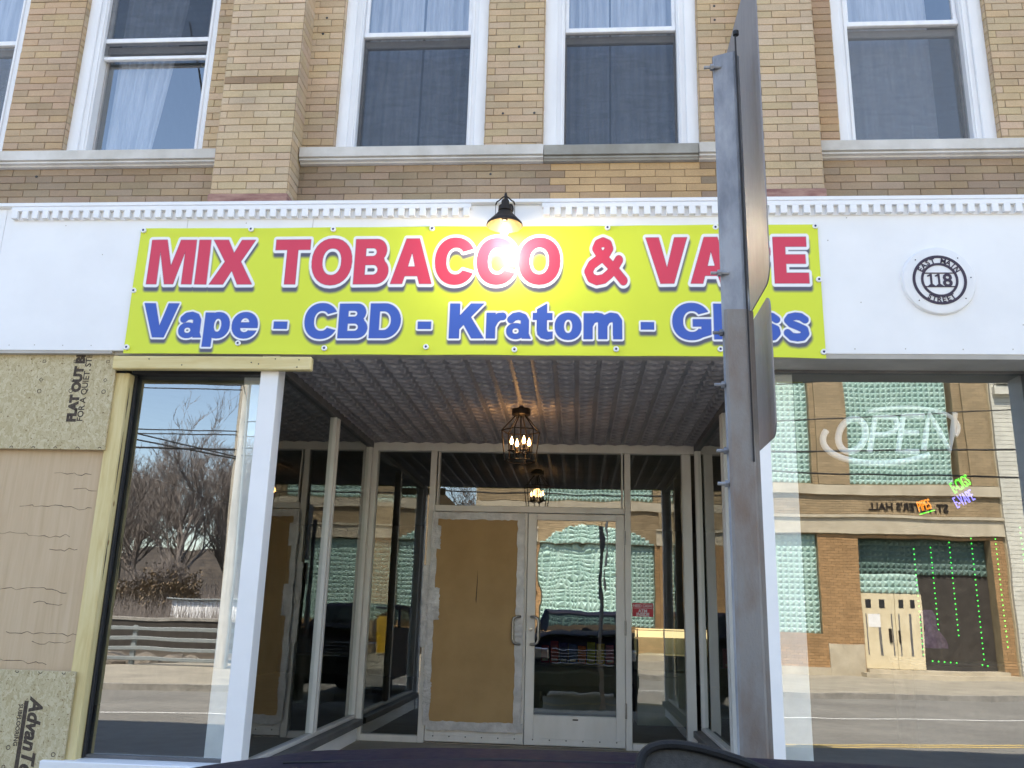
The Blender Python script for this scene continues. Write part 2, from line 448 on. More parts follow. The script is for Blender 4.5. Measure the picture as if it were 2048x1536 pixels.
def wall_tone(rnd, x, z):
    base = np.array((.575, .43, .285))
    t = rnd.random()
    base = base*(.945+.11*rnd.random())
    base = base*np.array((1+rnd.uniform(-.03, .05), 1, 1+rnd.uniform(-.1, .06)))
    if z < 4.72:                                   # weathered band under the sills
        n = noise.noise((x*1.6, z*3, 1.7))
        k = .62+.26*n
        base = base*k*np.array((.98, .97, 1.0))
        if -.22+.06*(int(z*18) % 2) < x < .88:     # newer repair bricks
            base = np.array((.60, .40, .215))*(.92+.14*rnd.random())
            if rnd.random() < .12: base = np.array((.50, .33, .19))
    else:
        if x < -3.9: base = base*np.array((.92, .88, .88))
        if x > 1.62 and x < 1.85: base = base*np.array((.86, .78, .76))
        if t < .06: base = base*.87
        n = noise.noise((x*.9, z*.8, 4.1)); base = base*(1+.18*n)
    return tuple(base)

def pil_tone(rnd, x, z):
    base = np.array((.625, .475, .315))*(.94+.12*rnd.random())
    base *= np.array((1+rnd.uniform(-.03, .04), 1, 1+rnd.uniform(-.08, .08)))
    if 5.25 < z < 5.36 and x < -2: base *= np.array((.66, .58, .54))*(.8+.5*rnd.random()) if z > 5.30 else np.array((1.05, 1.02, 1.0))
    if x > 0: base = base*np.array((.93, .92, .93))
    return tuple(base)

mb = MB()
fw = lambda u, v, d: (u, WY-d, v)
bricks(mb, fw, -5.9, 5.9, 4.345, 7.6, OPEN+[(-2.60, -2.05, 4.3, 8), (1.20, 1.63, 4.3, 8)], tone=wall_tone, seed=3, vbase=4.345)
for i, (a, b, c, d) in enumerate(OPEN):               # brick returns into the openings
    bricks(mb, lambda u, v, dd, a=a: (a+dd, WY+u, v), 0, .075, 4.83, 7.4, tone=wall_tone, seed=20+i, vbase=4.345)
    bricks(mb, lambda u, v, dd, b=b: (b-dd, WY+.075-u, v), 0, .075, 4.83, 7.4, tone=wall_tone, seed=40+i, vbase=4.345)
wall = mb.build('wall', M['brick'], shop, attr=True)
mb = MB()
for a, b, c, d in grid_minus(-5.9, 5.9, 4.345, 12.0, OPEN):
    mb.quad((a, WY+.0006, c), (b, WY+.0006, c), (b, WY+.0006, d), (a, WY+.0006, d))
for a, b, c, d in OPEN:
    mb.quad((a-.0008, WY+.0006, c), (a-.0008, WY+.1, c), (a-.0008, WY+.1, d), (a-.0008, WY+.0006, d))
    mb.quad((b+.0008, WY+.0006, c), (b+.0008, WY+.1, c), (b+.0008, WY+.1, d), (b+.0008, WY+.0006, d))
mb.build('mortar', M['mortar'], wall)
for px0, px1, sd in ((-2.60, -2.05, 5), (1.20, 1.63, 6)):
    mb = MB()
    bricks(mb, lambda u, v, d: (u, PY-d, v), px0, px1, 4.42, 7.6, L=.2, tone=pil_tone, seed=sd, u_off=px0+.05, vbase=4.345)
    bricks(mb, lambda u, v, d: (px1+d, PY+u, v), 0, .2, 4.42, 7.6, L=.2, tone=pil_tone, seed=sd+3, u_off=.02, vbase=4.345)
    bricks(mb, lambda u, v, d: (px0-d, PY+.2-u, v), 0, .2, 4.42, 7.6, L=.2, tone=pil_tone, seed=sd+4, vbase=4.345)
    p = mb.build('pilaster', M['brick'], shop, attr=True)
    MB().box(px0+.0012, px1-.0012, PY+.0012, WY+.05, 4.34, 12.0).build('mortar', M['mortar'], p)
    MB().bbox(px0-.012, px1+.012, PY-.02, WY, 4.346, 4.418, .006).build('base', M['redstone'], p)

for x, z, y in ((-.46, 5.71, WY), (-.565, 5.15, WY), (-.335, 5.15, WY), (-1.945, 6.0, WY), (-1.965, 5.86, WY), (.985, 6.02, WY), (.985, 5.90, WY), (-4.05, 4.68, WY), (-.64, 4.66, WY)):
    MB().lathe([(.0001, .0092), (.009, .0085), (.011, .004)], (x, y, z), 8, 'y').build('anchor_hole', M['hole2'], wall)

# sills: pieces of stone, one repaired in grey cement
def sill(x0, x1, mat, dy=0.):
    mb = MB()
    mb.prism([(.29, 4.872), (.176+dy, 4.862), (.168+dy, 4.856), (.168+dy, 4.783), (.19+dy, 4.779), (.19+dy, 4.773), (.176+dy, 4.770), (.176+dy, 4.758), (.20, 4.752), (.205, 4.742), (.26, 4.738)], 'x', x0, x1)
    return mb.build('window_sill', mat, shop)
sill(-5.9, -2.615, M['stone']); sill(-2.035, -.262, M['stone']); sill(-.258, .832, M['greystone'], .012); sill(.836, 1.19, M['stone']); sill(1.645, 5.9, M['stone'])

# upper windows
def upper_window(x0, x1, zr=5.905, casl=.135, casr=.135, style=0):
    zb, zt = 4.832, 7.38
    mb = MB(); y0 = .302
    il, ir = x0+casl, x1-casr
    zsill = zb+.085
    mb.bbox(x0+.002, il, y0, .40, zb, zt, .006)
    mb.bbox(ir, x1-.002, y0, .40, zb, zt, .006)
    mb.bbox(x0+.002, il-.055, y0-.018, y0-.0005, zb, zt, .005); mb.bbox(ir+.055, x1-.002, y0-.018, y0-.0005, zb, zt, .005)
    mb.bbox(il-.028, il-.012, y0-.010, y0-.0005, zb, zt, .003); mb.bbox(ir+.012, ir+.028, y0-.010, y0-.0005, zb, zt, .003)
    mb.box(il+.0005, ir-.0005, y0+.004, .41, zt-.12, zt)
    mb.bbox(il+.0005, ir-.0005, y0+.006, .41, zb, zsill, .004)
    w = mb.build('window', M['trim'], shop)
    # upper sash (outer), lower sash (inner)
    g = .028
    mb = MB()
    yu = .345
    mb.bbox(il+.001, il+g, yu, yu+.035, zr+.03, zt-.125, .004); mb.bbox(ir-g, ir-.001, yu, yu+.035, zr+.03, zt-.125, .004)
    mb.bbox(il+.001, ir-.001, yu-.012, yu+.036, zr-.012, zr+.028, .004)
    mb.build('sash', M['vinyl'], w)
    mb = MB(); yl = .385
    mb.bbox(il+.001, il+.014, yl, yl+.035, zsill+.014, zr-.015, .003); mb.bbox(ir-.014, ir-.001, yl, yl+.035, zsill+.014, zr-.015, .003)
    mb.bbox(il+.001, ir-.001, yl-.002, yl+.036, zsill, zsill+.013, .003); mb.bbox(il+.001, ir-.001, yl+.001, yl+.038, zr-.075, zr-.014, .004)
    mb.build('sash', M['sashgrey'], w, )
    if style == 1:
        MB().bbox(il+.001, ir-.001, yl-.045, yl-.012, 5.745, 5.775, .004).build('storm_rail', M['vinyl'], w)
    MB().quad((il+.02, yu+.02, zr+.02), (ir-.02, yu+.02, zr+.02), (ir-.02, yu+.02, zt-.12), (il+.02, yu+.02, zt-.12)).build('pane', M['upane'], w)
    MB().quad((il+.012, yl+.02, zsill+.01), (ir-.012, yl+.02, zsill+.01), (ir-.012, yl+.02, zr-.03), (il+.012, yl+.02, zr-.03)).build('pane', M['upane'], w)
    zs0, zs1 = (zsill+.005, zr-.012) if style != 1 else (5.78, zt-.125)
    ys = .36 if style != 1 else .338
    MB().quad((il+.002, ys, zs0), (ir-.002, ys, zs0), (ir-.002, ys, zs1), (il+.002, ys, zs1)).build('insect_screen', M['screen'] if style != 2 else M['screenpale'], w)
    return il, ir

def screenmat(name, fac, col):
    m, nt, out = newmat(name)
    t = N(nt, 'ShaderNodeBsdfTransparent'); t.inputs[0].default_value = (1, 1, 1, 1)
    d = pbsdf(nt, col, .6, 0, .3)
    mx = N(nt, 'ShaderNodeMixShader')
    v = objcoord(nt, (1.3, 1, 6.5))
    wv = noisenode(nt, 2.6, 4, .6, v, 1.2)
    mr = N(nt, 'ShaderNodeMapRange'); mr.inputs[3].default_value = fac-.14; mr.inputs[4].default_value = fac+.14
    nt.links.new(wv.outputs['Fac'], mr.inputs[0]); nt.links.new(mr.outputs[0], mx.inputs[0])
    nt.links.new(t.outputs[0], mx.inputs[1]); nt.links.new(d.outputs[0], mx.inputs[2])
    nt.links.new(mx.outputs[0], out.inputs[0])
    return m
M['screen'] = screenmat('insect_mesh', .56, (.045, .05, .06))
M['screenpale'] = screenmat('faded_insect_mesh', .5, (.15, .155, .165))

upper_window(-5.55, -4.362, casl=.14, casr=.115, style=2)
upper_window(-3.893, -2.80, casl=.145, casr=.10, style=1)
upper_window(-1.813, -.692, casl=.14, casr=.145)
upper_window(-.274, .857, casl=.155, casr=.145)
upper_window(1.822, 2.917, casl=.135, casr=.15, style=2)
upper_window(4.2, 5.3)

# curtains hang inside the upper windows
def curtain(x0, x1, y, z0, z1, label, drape=0., folds=9, seed=0):
    rnd = random.Random(seed); mb = MB(); n = 60; m = 12
    vs = []; fs = []
    for j in range(m+1):
        t = j/m; z = z0+(z1-z0)*t
        xr = x1-drape*(1-t)**1.3
        for i in range(n+1):
            s = i/n
            vs.append((x0+(xr-x0)*s, y+.018*math.sin(s*folds*2*PI+.6*math.sin(3*t+seed))+.01*math.sin(s*23+t*2), z))
    for j in range(m):
        for i in range(n):
            a = j*(n+1)+i; fs.append((a, a+1, a+n+2, a+n+1))
    mb.add(vs, fs)
    o = mb.build('curtain', M['sheer'], None, smooth='all', org=(x0, y, z0))
    return tag(o, label, 'curtain', 'curtains in the upper windows')
curtain(-3.70, -3.10, .47, 4.86, 7.4, 'white sheer curtain swept aside in the upper window left of the brick pilaster', .24, 7, 1)
curtain(-5.5, -4.50, .52, 4.86, 7.4, 'pale curtain in the upper window cut by the left edge', 0, 10, 2)
curtain(-1.74, -1.25, .55, 4.86, 7.4, 'curtain half beside the pilaster in the window above the lamp', 0, 6, 3)
curtain(-1.235, -.78, .55, 4.86, 7.4, 'curtain half nearer the lamp in the window left of the lamp', 0, 6, 4)
curtain(-.2, .22, .55, 4.86, 7.4, 'left curtain half in the upper window over the grey patched sill', 0, 6, 5)
curtain(.235, .78, .55, 4.86, 7.4, 'right curtain half in the upper window over the grey patched sill', 0, 6, 6)
curtain(1.88, 2.62, .52, 4.86, 7.4, 'pale grey curtain in the upper window right of the signpost', 0, 5, 7)

# rooms behind the upper windows, the mass of the building and its roofs
mb = MB()
for (a, b, c, d) in OPEN:
    mb.quad((a, 2.2, c), (b, 2.2, c), (b, 2.2, d), (a, 2.2, d)); mb.quad((a, .42, c), (a, 2.2, c), (a, 2.2, d), (a, .42, d))
    mb.quad((b, .42, c), (b, 2.2, c), (b, 2.2, d), (b, .42, d)); mb.quad((a, .42, c), (b, .42, c), (b, 2.2, c), (a, 2.2, c)); mb.quad((a, .42, d), (b, .42, d), (b, 2.2, d), (a, 2.2, d))
mb.build('interior_wall', M['roomdark'], shop)
mb = MB()
mb.box(-14, -5.95, .3, 14, 0, 12.4); mb.box(-5.92, -1.9, 2.3, 14, 4.2, 12.4); mb.box(-5.92, -1.9, .5, 2.25, 7.45, 12.4)
mb.box(-1.88, 5.92, 2.3, 14, 4.2, 8.7); mb.box(-1.88, 5.92, .5, 2.25, 7.45, 8.7); mb.box(5.95, 16, .3, 14, 0, 8.7)
mb.build('roof', M['palebrick'], shop)  # unseen upper mass, stepped in height to set the street shadow's edge

# fascia with dentil course
fas = MB()
fas.bbox(-4.05, 2.95, 0, .03, 3.255, 4.30, .003); fas.bbox(-6, -4.052, 0, .03, 3.255, 4.30, .003); fas.bbox(2.952, 6, 0, .03, 3.255, 4.30, .003)
fascia = fas.build('fascia', M['white'], shop)
mb = MB(); mb.prism([(WY, 4.300), (-.012, 4.300), (-.03, 4.309), (-.03, 4.33), (-.022, 4.336), (WY, 4.347)], 'x', -6, 6); mb.build('ledge', M['white'], fascia)
for x0, x1 in ((-4.0, -.735), (-.253, 3.2)):
    mb = MB(); mb.bbox(x0, x1, -.034, -.0005, 4.268, 4.298, .002)
    mb.box(x0+.01, x1-.01, -.005, -.0003, 4.206, 4.268)
    x = x0+.01
    while x < x1-.04:
        mb.bbox(x, x+.042, -.036, -.0053, 4.212, 4.2675, .002); x += .0745
    mb.build('dentil_course', M['white'], fascia)
mb = MB(); mb.box(-6, -3.13, .005, .30, 3.235, 3.2545); mb.box(-2.1, 1.2, .031, .10, 3.235, 3.2545); mb.box(1.2, 6, .005, .30, 3.225, 3.2545)
mb.box(-3.13, -2.1, .031, .30, 3.235, 3.2545)
mb.build('soffit', M['soffit'], shop)

for x, z in ((-3.86, 3.29), (-3.68, 3.292), (-3.48, 3.29), (-3.28, 3.29), (1.74, 3.288), (2.05, 3.29), (2.4, 3.288), (2.7, 3.29), (1.62, 4.03), (1.8, 3.6), (2.78, 3.45), (-3.6, 4.17), (-3.3, 3.95), (-2.3, 4.18), (1.75, 4.19)):
    MB().lathe([(.0001, .0015), (.004, .001), (.0045, -.001)], (x, 0, z), 7, 'y').build('nail_head', M['soffit'], fascia)
for x, a, b in ((-2.72, 4.142, 4.2055), (-1.83, 4.142, 4.2055)): MB().box(x, x+.003, -.0012, -.0002, a, b).build('panel_joint', M['soffit'], fascia)

# white corner posts and low front wall
for x0, x1 in ((-2.10, -1.978), (1.085, 1.195)):
    MB().bbox(x0, x1, .03, .16, .2, 3.234, .004).build('corner_post', M['white'], shop)
mb = MB()
for a, b in ((-3.2, -2.10), (1.195, 2.9)):
    mb = MB(); mb.box(a, b, .12, .3, .2, .6395); mb.bbox(a, b, .0, .31, .640, .690, .005); mb.bbox(a, b, .06, .1195, .60, .6395, .004)
    mb.build('bulkhead', M['white'], shop)
mb = MB(); mb.box(2.90, 6, .05, .35, .2, 3.224); mb.build('end_pier', M['white'], shop)

# big display panes with thin dark frames
def shop_window(x0, x1, z0, z1, y, ft=.018):
    f = MB(); f.box(x0, x0+ft, y-.02, y+.03, z0, z1); f.box(x1-ft, x1, y-.02, y+.03, z0, z1); f.box(x0+ft, x1-ft, y-.02, y+.03, z0, z0+ft); f.box(x0+ft, x1-ft, y-.02, y+.03, z1-ft, z1)
    w = f.build('display_window', M['darkalu'], shop)
    MB().quad((x0+.01, y, z0+.01), (x1-.01, y, z0+.01), (x1-.01, y, z1-.01), (x0+.01, y, z1-.01)).build('pane', M['pane'], w)
shop_window(-3.14, -2.06, .692, 3.234, .178)
frm = MB(); frm.bbox(-3.018, -3.003, .135, .1735, .692, 3.12, .004); frm.box(-3.018, -2.102, .10, .1735, 3.1205, 3.232)
frm.build('dark_frame_strip', M['black'], shop)  # black frame strips added to hide lumber reflections and darken the glass edge
shop_window(1.20, 2.90, .692, 3.224, .29)

# recess side glazing
RD = 3.05
def side_glazing(xg, sgn, muls):
    f = MB()
    xa, xb = (xg-.03, xg+.03)
    f.bbox(xa, xb, .165, .23, .69, 3.17, .004); f.bbox(xa, xb, .165, RD-.06, .66, .689, .004)
    for m_ in muls:
        f.bbox(xa, xb, m_-.045, m_-.004, .69, 3.17, .004); f.bbox(xa-.006, xb+.006, m_+.004, m_+.05, .69, 3.17, .004)
    f.bbox(xa, xb, RD-.12, RD-.062, .69, 3.17, .004)
    w = f.build('side_window', M['alu'], shop)
    MB().bbox(xa, xb, .165, RD-.06, 3.171, 3.236, .004).build('head_beam', M['darkalu'], w)
    ys = [.2]+list(muls)+[RD-.09]
    for a, b in zip(ys[:-1], ys[1:]):
        MB().quad((xg, a, .67), (xg, b, .67), (xg, b, 3.18), (xg, a, 3.18)).build('pane', M['sidepane'], w)
    k = MB(); x0, x1 = (xg+.032, xg+.10) if sgn > 0 else (xg-.10, xg-.032)
    k.bbox(min(xa, x0), max(xb, x1), .165, RD-.065, .60, .658, .006)
    k.build('ledge', M['darkalu'], w)
    s = MB(); z = .44
    while z < .59:
        a, b = (xg-.02, xg+.055) if sgn > 0 else (xg-.055, xg+.02)
        s.prism([(a, z), (b, z), (b-.014*sgn if sgn > 0 else b, z+.048), (a if sgn > 0 else a+.014, z+.048)], 'y', .17, RD-.066); z += .05
    s.build('clapboard', M['white'], w)
side_glazing(-2.04, 1, [1.66])
side_glazing(1.14, -1, [1.35])

# recess ceiling of pressed tin squares
def tin_ceiling():
    x0, x1, y0, y1, zc = -2.07, 1.17, .10, RD, 3.243
    nx, ny = int((x1-x0)/.0105), int((y1-y0)/.0052)
    X, Y = np.meshgrid(np.linspace(x0, x1, nx), np.linspace(y0, y1, ny))
    c = .147
    u = (X-x0)/c; v = (Y-y0)/.128
    fu, fv = u-np.floor(u), v-np.floor(v)
    h = np.zeros_like(X)
    h += .0045*np.exp(-((np.minimum(fu, 1-fu))/.05)**2)                       # seams along the depth
    arc = .30+.14*np.cos((fu-.5)*2*PI)
    h += .022*np.exp(-((fv-arc)/.065)**2)*(np.abs(fu-.5) < .40)
    h += .015*np.exp(-((fv-.80)/.06)**2)*(np.abs(fu-.5) < .36)
    h += .006*np.exp(-(((fu-.5)/.12)**2+((fv-.55)/.10)**2))
    h += .004*np.sin(fu*14*PI)*np.exp(-((fv-.78)/.12)**2)
    Z = zc-h
    o = ORG[shop.name]
    vs = np.stack([X-o[0], Y-o[1], Z-o[2]], -1).reshape(-1, 3)
    i = np.arange((ny-1)*(nx-1)); r = i//(nx-1); q = i % (nx-1); a = r*nx+q
    fs = np.stack([a, a+nx, a+nx+1, a+1], -1)
    me = bpy.data.meshes.new('tin_ceiling')
    me.vertices.add(len(vs)); me.vertices.foreach_set('co', vs.ravel())
    me.loops.add(fs.size); me.loops.foreach_set('vertex_index', fs.ravel())
    me.polygons.add(len(fs)); me.polygons.foreach_set('loop_start', np.arange(0, fs.size, 4)); me.polygons.foreach_set('loop_total', np.full(len(fs), 4))
    me.update(); me.materials.append(M['tin'])
    ob = bpy.data.objects.new('tin_ceiling', me); COL.objects.link(ob); ob.parent = shop
M['tin'] = speckled('pressed_tin', (.33, .305, .315), (.42, .39, .40), 5, .5, .25, spec=.6)
tin_ceiling()
MB().box(-2.1, 1.2, .10, RD+.1, 3.26, 3.34).build('ceiling_slab', M['roomdark'], shop)
mb = MB(); mb.box(-2.07, 1.17, -.0, RD+.05, .35, .467); mb.build('entry_floor', M['concrete'], shop)

# entrance screen: frame, transom, sidelights and two doors
fr = MB(); y0, y1 = RD-.045, RD+.045
fr.bbox(-2.07, 1.17, y0, y1, 3.15, 3.238, .004)
for a, b in ((-2.04, -1.965), (-1.437, -1.375), (.447, .505), (.993, 1.08)): fr.bbox(a, b, y0-.004, y1, .468, 3.149, .004)
fr.bbox(-1.374, .446, y0-.002, y1, 2.562, 2.622, .004)
for a, b in ((-1.964, -1.438), (.506, .992)): fr.bbox(a, b, y0, y1, .468, .525, .004)
fr.bbox(-1.360, -1.345, y0-.010, y1-.02, 2.623, 3.149, .003); fr.bbox(.418, .433, y0-.010, y1-.02, 2.623, 3.149, .003)
screen_o = fr.build('entrance_frame', M['alu'], shop)
for a, b, c, d in ((-1.97, -1.43, .52, 3.155), (.50, .998, .52, 3.155), (-1.38, .45, 2.615, 3.155)):
    MB().quad((a, RD, c), (b, RD, c), (b, RD, d), (a, RD, d)).build('pane', M['sidepane'], screen_o)
mb = MB(); mb.bbox(-1.372, .445, RD-.07, RD+.05, .468, .482, .003); mb.build('threshold', M['steel'], screen_o)

def door(x0, x1, zb, side):
    f = MB(); ya, yb = RD-.052, RD-.008
    st = .082
    f.bbox(x0, x0+st, ya, yb, .484, 2.556, .004); f.bbox(x1-st, x1, ya, yb, .484, 2.556, .004)
    f.bbox(x0+st, x1-st, ya+.001, yb, 2.495, 2.556, .004); f.bbox(x0+st, x1-st, ya+.001, yb, .484, zb, .004)
    d = f.build('door', M['alu'], shop)
    mb = MB(); mb.bbox(x0+.004, x1-.004, ya-.007, ya-.0005, .488, .545, .002); mb.build('kick_strip', M['alu'], d)
    for i in range(6): MB().ball((x0+.08+i*(x1-x0-.16)/5, ya-.008, .533), .006, 6).build('screw', M['hole2'], d)
    MB().quad((x0+st-.01, RD-.03, zb-.01), (x1-st+.01, RD-.03, zb-.01), (x1-st+.01, RD-.03, 2.505), (x0+st-.01, RD-.03, 2.505)).build('pane', M['ripple'], d)
    hx, gx = (x1-.045, x1-.115) if side > 0 else (x0+.045, x0+.115)
    pts = [(hx, ya-.002, 1.600), (hx, ya-.05, 1.600)]
    pts += [(hx+(gx-hx)*(1-math.cos(a*PI/10)), ya-.055, 1.600-.045*math.sin(a*PI/10)) for a in range(1, 6)]
    pts = [(hx, ya-.002, 1.598), (hx+(gx-hx)*.15, ya-.045, 1.598), (hx+(gx-hx)*.55, ya-.058, 1.596), (hx+(gx-hx)*.88, ya-.06, 1.582), (gx, ya-.06, 1.555),
           (gx, ya-.06, 1.395), (hx+(gx-hx)*.88, ya-.06, 1.368), (hx+(gx-hx)*.55, ya-.058, 1.354), (hx+(gx-hx)*.15, ya-.045, 1.352), (hx, ya-.002, 1.352)]
    MB().tube(pts, .0125, 10).build('handle', M['steel'], d, smooth=True)
    xh = x0-.004 if side > 0 else x1+.004
    for z in (.80, 1.52, 2.34):
        MB().lathe([(.0001, 0), (.009, 0), (.009, .13), (.0001, .13)], (xh, ya-.006, z-.065), 8).build('hinge', M['steel'], d)
    return d
M['hole2'] = plain('screw_heads', (.06, .06, .06), .5, .5)
door(-1.372, -.472, .662, 1)
dr = door(-.467, .444, .742, -1)
mb = MB(); mb.lathe([(.0001, .0), (.018, .0), (.018, .012), (.0001, .014)], (-.425, RD-.053, 1.485), 14, 'y'); mb.build('lock', M['steel'], dr)
MB().box(-.03, .02, RD-.055, RD-.0525, .705, .716).build('nameplate', M['hole2'], dr)

# shop interior seen through the glass
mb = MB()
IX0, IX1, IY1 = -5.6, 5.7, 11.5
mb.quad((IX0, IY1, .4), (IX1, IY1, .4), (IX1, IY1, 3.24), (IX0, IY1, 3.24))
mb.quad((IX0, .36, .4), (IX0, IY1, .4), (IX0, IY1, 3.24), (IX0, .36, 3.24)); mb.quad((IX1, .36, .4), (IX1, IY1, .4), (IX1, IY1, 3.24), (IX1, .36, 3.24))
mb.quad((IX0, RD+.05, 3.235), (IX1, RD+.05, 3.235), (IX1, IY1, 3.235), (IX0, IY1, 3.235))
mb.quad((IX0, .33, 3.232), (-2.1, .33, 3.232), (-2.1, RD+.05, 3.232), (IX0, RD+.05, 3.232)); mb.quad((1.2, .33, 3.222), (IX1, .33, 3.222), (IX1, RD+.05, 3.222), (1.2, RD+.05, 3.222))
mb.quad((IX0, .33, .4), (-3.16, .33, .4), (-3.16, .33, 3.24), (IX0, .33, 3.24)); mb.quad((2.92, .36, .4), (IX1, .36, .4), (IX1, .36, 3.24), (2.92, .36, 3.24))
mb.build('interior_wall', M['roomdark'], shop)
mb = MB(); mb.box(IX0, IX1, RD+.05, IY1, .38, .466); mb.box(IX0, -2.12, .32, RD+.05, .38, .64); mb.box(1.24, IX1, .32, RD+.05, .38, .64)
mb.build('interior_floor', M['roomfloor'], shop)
for x0, x1, y in ((-2.30, -2.075, .26), (1.225, 1.43, .36)):
    MB().bbox(x0, x1, y, y+.1, .64, 3.22, .004).build('interior_post', M['wallwhite'], shop)

# ================================================================ BANNER
def ell(cx, cy, rx, ry, a0=0, a1=360, n=28, p=2.0):
    out = []
    for i in range(n+1):
        a = R(a0+(a1-a0)*i/n); c, s = math.cos(a), math.sin(a)
        e = 2/p
        out.append((cx+rx*math.copysign(abs(c)**e, c), cy+ry*math.copysign(abs(s)**e, s)))
    return out

def G(kind, *a): return (kind,)+a
def ring(cx, cy, rx, ry, ix, iy): return ('P', [ell(cx, cy, rx, ry, p=2.15), ell(cx, cy, ix, iy, p=2.2)])
capB = [[(0, 0), (0, 1), (.56, 1)]+ell(.56, .745, .27, .255, 90, -42, 14)+ell(.58, .285, .32, .285, 48, -90, 14),
        [(.28, .615), (.28, .80), (.47, .80)]+ell(.47, .7075, .10, .0925, 90, -90, 8), [(.28, .20), (.28, .425), (.50, .425)]+ell(.50, .3125, .12, .1125, 90, -90, 8)]
capC = ell(.52, .5, .52, .52, 30, 330, 40, 2.15)+ell(.53, .5, .245, .30, 318, 42, 30, 2.2)
GL = {
 'M': (1.12, [G('P', [[(0, 0), (0, 1), (.39, 1), (.56, .40), (.73, 1), (1.12, 1), (1.12, 0), (.87, 0), (.87, .74), (.67, 0), (.45, 0), (.25, .74), (.25, 0)]])]),
 'I': (.29, [G('P', [[(0, 0), (0, 1), (.29, 1), (.29, 0)]])]),
 'X': (1.05, [G('P', [[(0, 1), (.36, 1), (.53, .70), (.69, 1), (1.03, 1), (.72, .51), (1.05, 0), (.69, 0), (.52, .31), (.34, 0), (0, 0), (.33, .51)]])]),
 'T': (.92, [G('P', [[(0, 1), (.92, 1), (.92, .77), (.605, .77), (.605, 0), (.315, 0), (.315, .77), (0, .77)]])]),
 'O': (1.06, [ring(.53, .5, .53, .52, .25, .30)]),
 'B': (.90, [G('P', capB)]),
 'A': (1.06, [G('P', [[(0, 0), (.36, 1), (.70, 1), (1.06, 0), (.75, 0), (.69, .17), (.36, .17), (.305, 0)], [(.43, .375), (.62, .375), (.525, .70)]])]),
 'C': (1.0, [G('P', [capC])]),
 '&': (1.05, [G('S', [(.99, .07), (.72, .36), (.39, .66), (.31, .77), (.36, .87), (.48, .915), (.60, .87), (.635, .77), (.57, .67), (.42, .56), (.20, .42), (.11, .27), (.18, .13), (.32, .08), (.50, .11), (.65, .22), (.78, .37), (.88, .52)], .100)]),
 'V': (1.05, [G('P', [[(0, 1), (.33, 1), (.53, .33), (.73, 1), (1.05, 1), (.70, 0), (.36, 0)]])]),
 'P': (.89, [G('P', [[(0, 0), (0, 1), (.56, 1)]+ell(.56, .69, .33, .31, 90, -90, 16)+[(.29, .38), (.29, 0)], [(.29, .59), (.29, .79), (.48, .79)]+ell(.48, .69, .11, .10, 90, -90, 8)])]),
 'E': (.85, [G('P', [[(0, 0), (0, 1), (.83, 1), (.83, .79), (.30, .79), (.30, .615), (.79, .615), (.79, .42), (.30, .42), (.30, .22), (.85, .22), (.85, 0)]])]),
 'D': (.95, [G('P', [[(0, 0), (0, 1), (.45, 1)]+ell(.45, .5, .50, .50, 90, -90, 20), [(.29, .22), (.29, .78), (.42, .78)]+ell(.42, .5, .24, .28, 90, -90, 14)])]),
 'K': (1.02, [G('P', [[(0, 0), (0, 1), (.29, 1), (.29, .64), (.62, 1), (1.0, 1), (.62, .61), (1.02, 0), (.66, 0), (.42, .40), (.29, .26), (.29, 0)]])]),
 'G': (1.06, [G('P', [capC]), G('P', [[(.56, .36), (.56, .56), (1.05, .56), (1.05, .13), (.79, .05), (.79, .36)]])]),
 '-': (.36, [G('P', [[(0, .27), (0, .47), (.36, .47), (.36, .27)]])]),
 'l': (.27, [G('P', [[(0, 0), (0, 1), (.27, 1), (.27, 0)]])]),
 'a': (.70, [ring(.27, .21, .27, .225, .10, .085), G('S', [(.13, .54), (.22, .62), (.36, .645), (.49, .60), (.545, .50), (.545, .30)], .105), G('P', [[(.42, .50), (.65, .50), (.65, .14), (.71, 0), (.46, 0), (.42, .12)]])]),
 'p': (.76, [G('P', [[(0, -.27), (0, .73), (.26, .73), (.26, -.27)]]), ring(.40, .36, .36, .385, .115, .20)]),
 'e': (.77, [G('E', 0)]),
 'r': (.52, [G('P', [[(0, 0), (0, .73), (.26, .73), (.26, 0)]]), G('S', [(.17, .38), (.25, .53), (.36, .62), (.47, .63)], .105)]),
 't': (.57, [G('P', [[(.12, .84), (.40, 1.0), (.40, .73), (.56, .73), (.56, .54), (.40, .54), (.40, .26), (.44, .19), (.57, .20), (.57, .01), (.42, -.02), (.24, .02), (.14, .12), (.12, .25), (.12, .54), (0, .54), (0, .73), (.12, .73)]])]),
 'o': (.77, [ring(.385, .36, .385, .385, .125, .20)]),
 'm': (1.10, [G('P', [[(0, 0), (0, .73), (.25, .73), (.25, 0)]]), G('S', [(.13, .40), (.22, .56), (.36, .62), (.48, .60), (.545, .50), (.545, .13)], .128), G('S', [(.545, .40), (.64, .56), (.78, .62), (.90, .60), (.97, .50), (.97, .13)], .128),
              G('P', [[(.42, 0), (.42, .4), (.67, .4), (.67, 0)]]), G('P', [[(.85, 0), (.85, .4), (1.10, .4), (1.10, 0)]])]),
 's': (.70, [G('S', [(.58, .555), (.47, .635), (.34, .65), (.19, .615), (.125, .525), (.21, .435), (.40, .36), (.555, .285), (.575, .185), (.49, .09), (.35, .07), (.20, .09), (.10, .185)], .098)]),
}

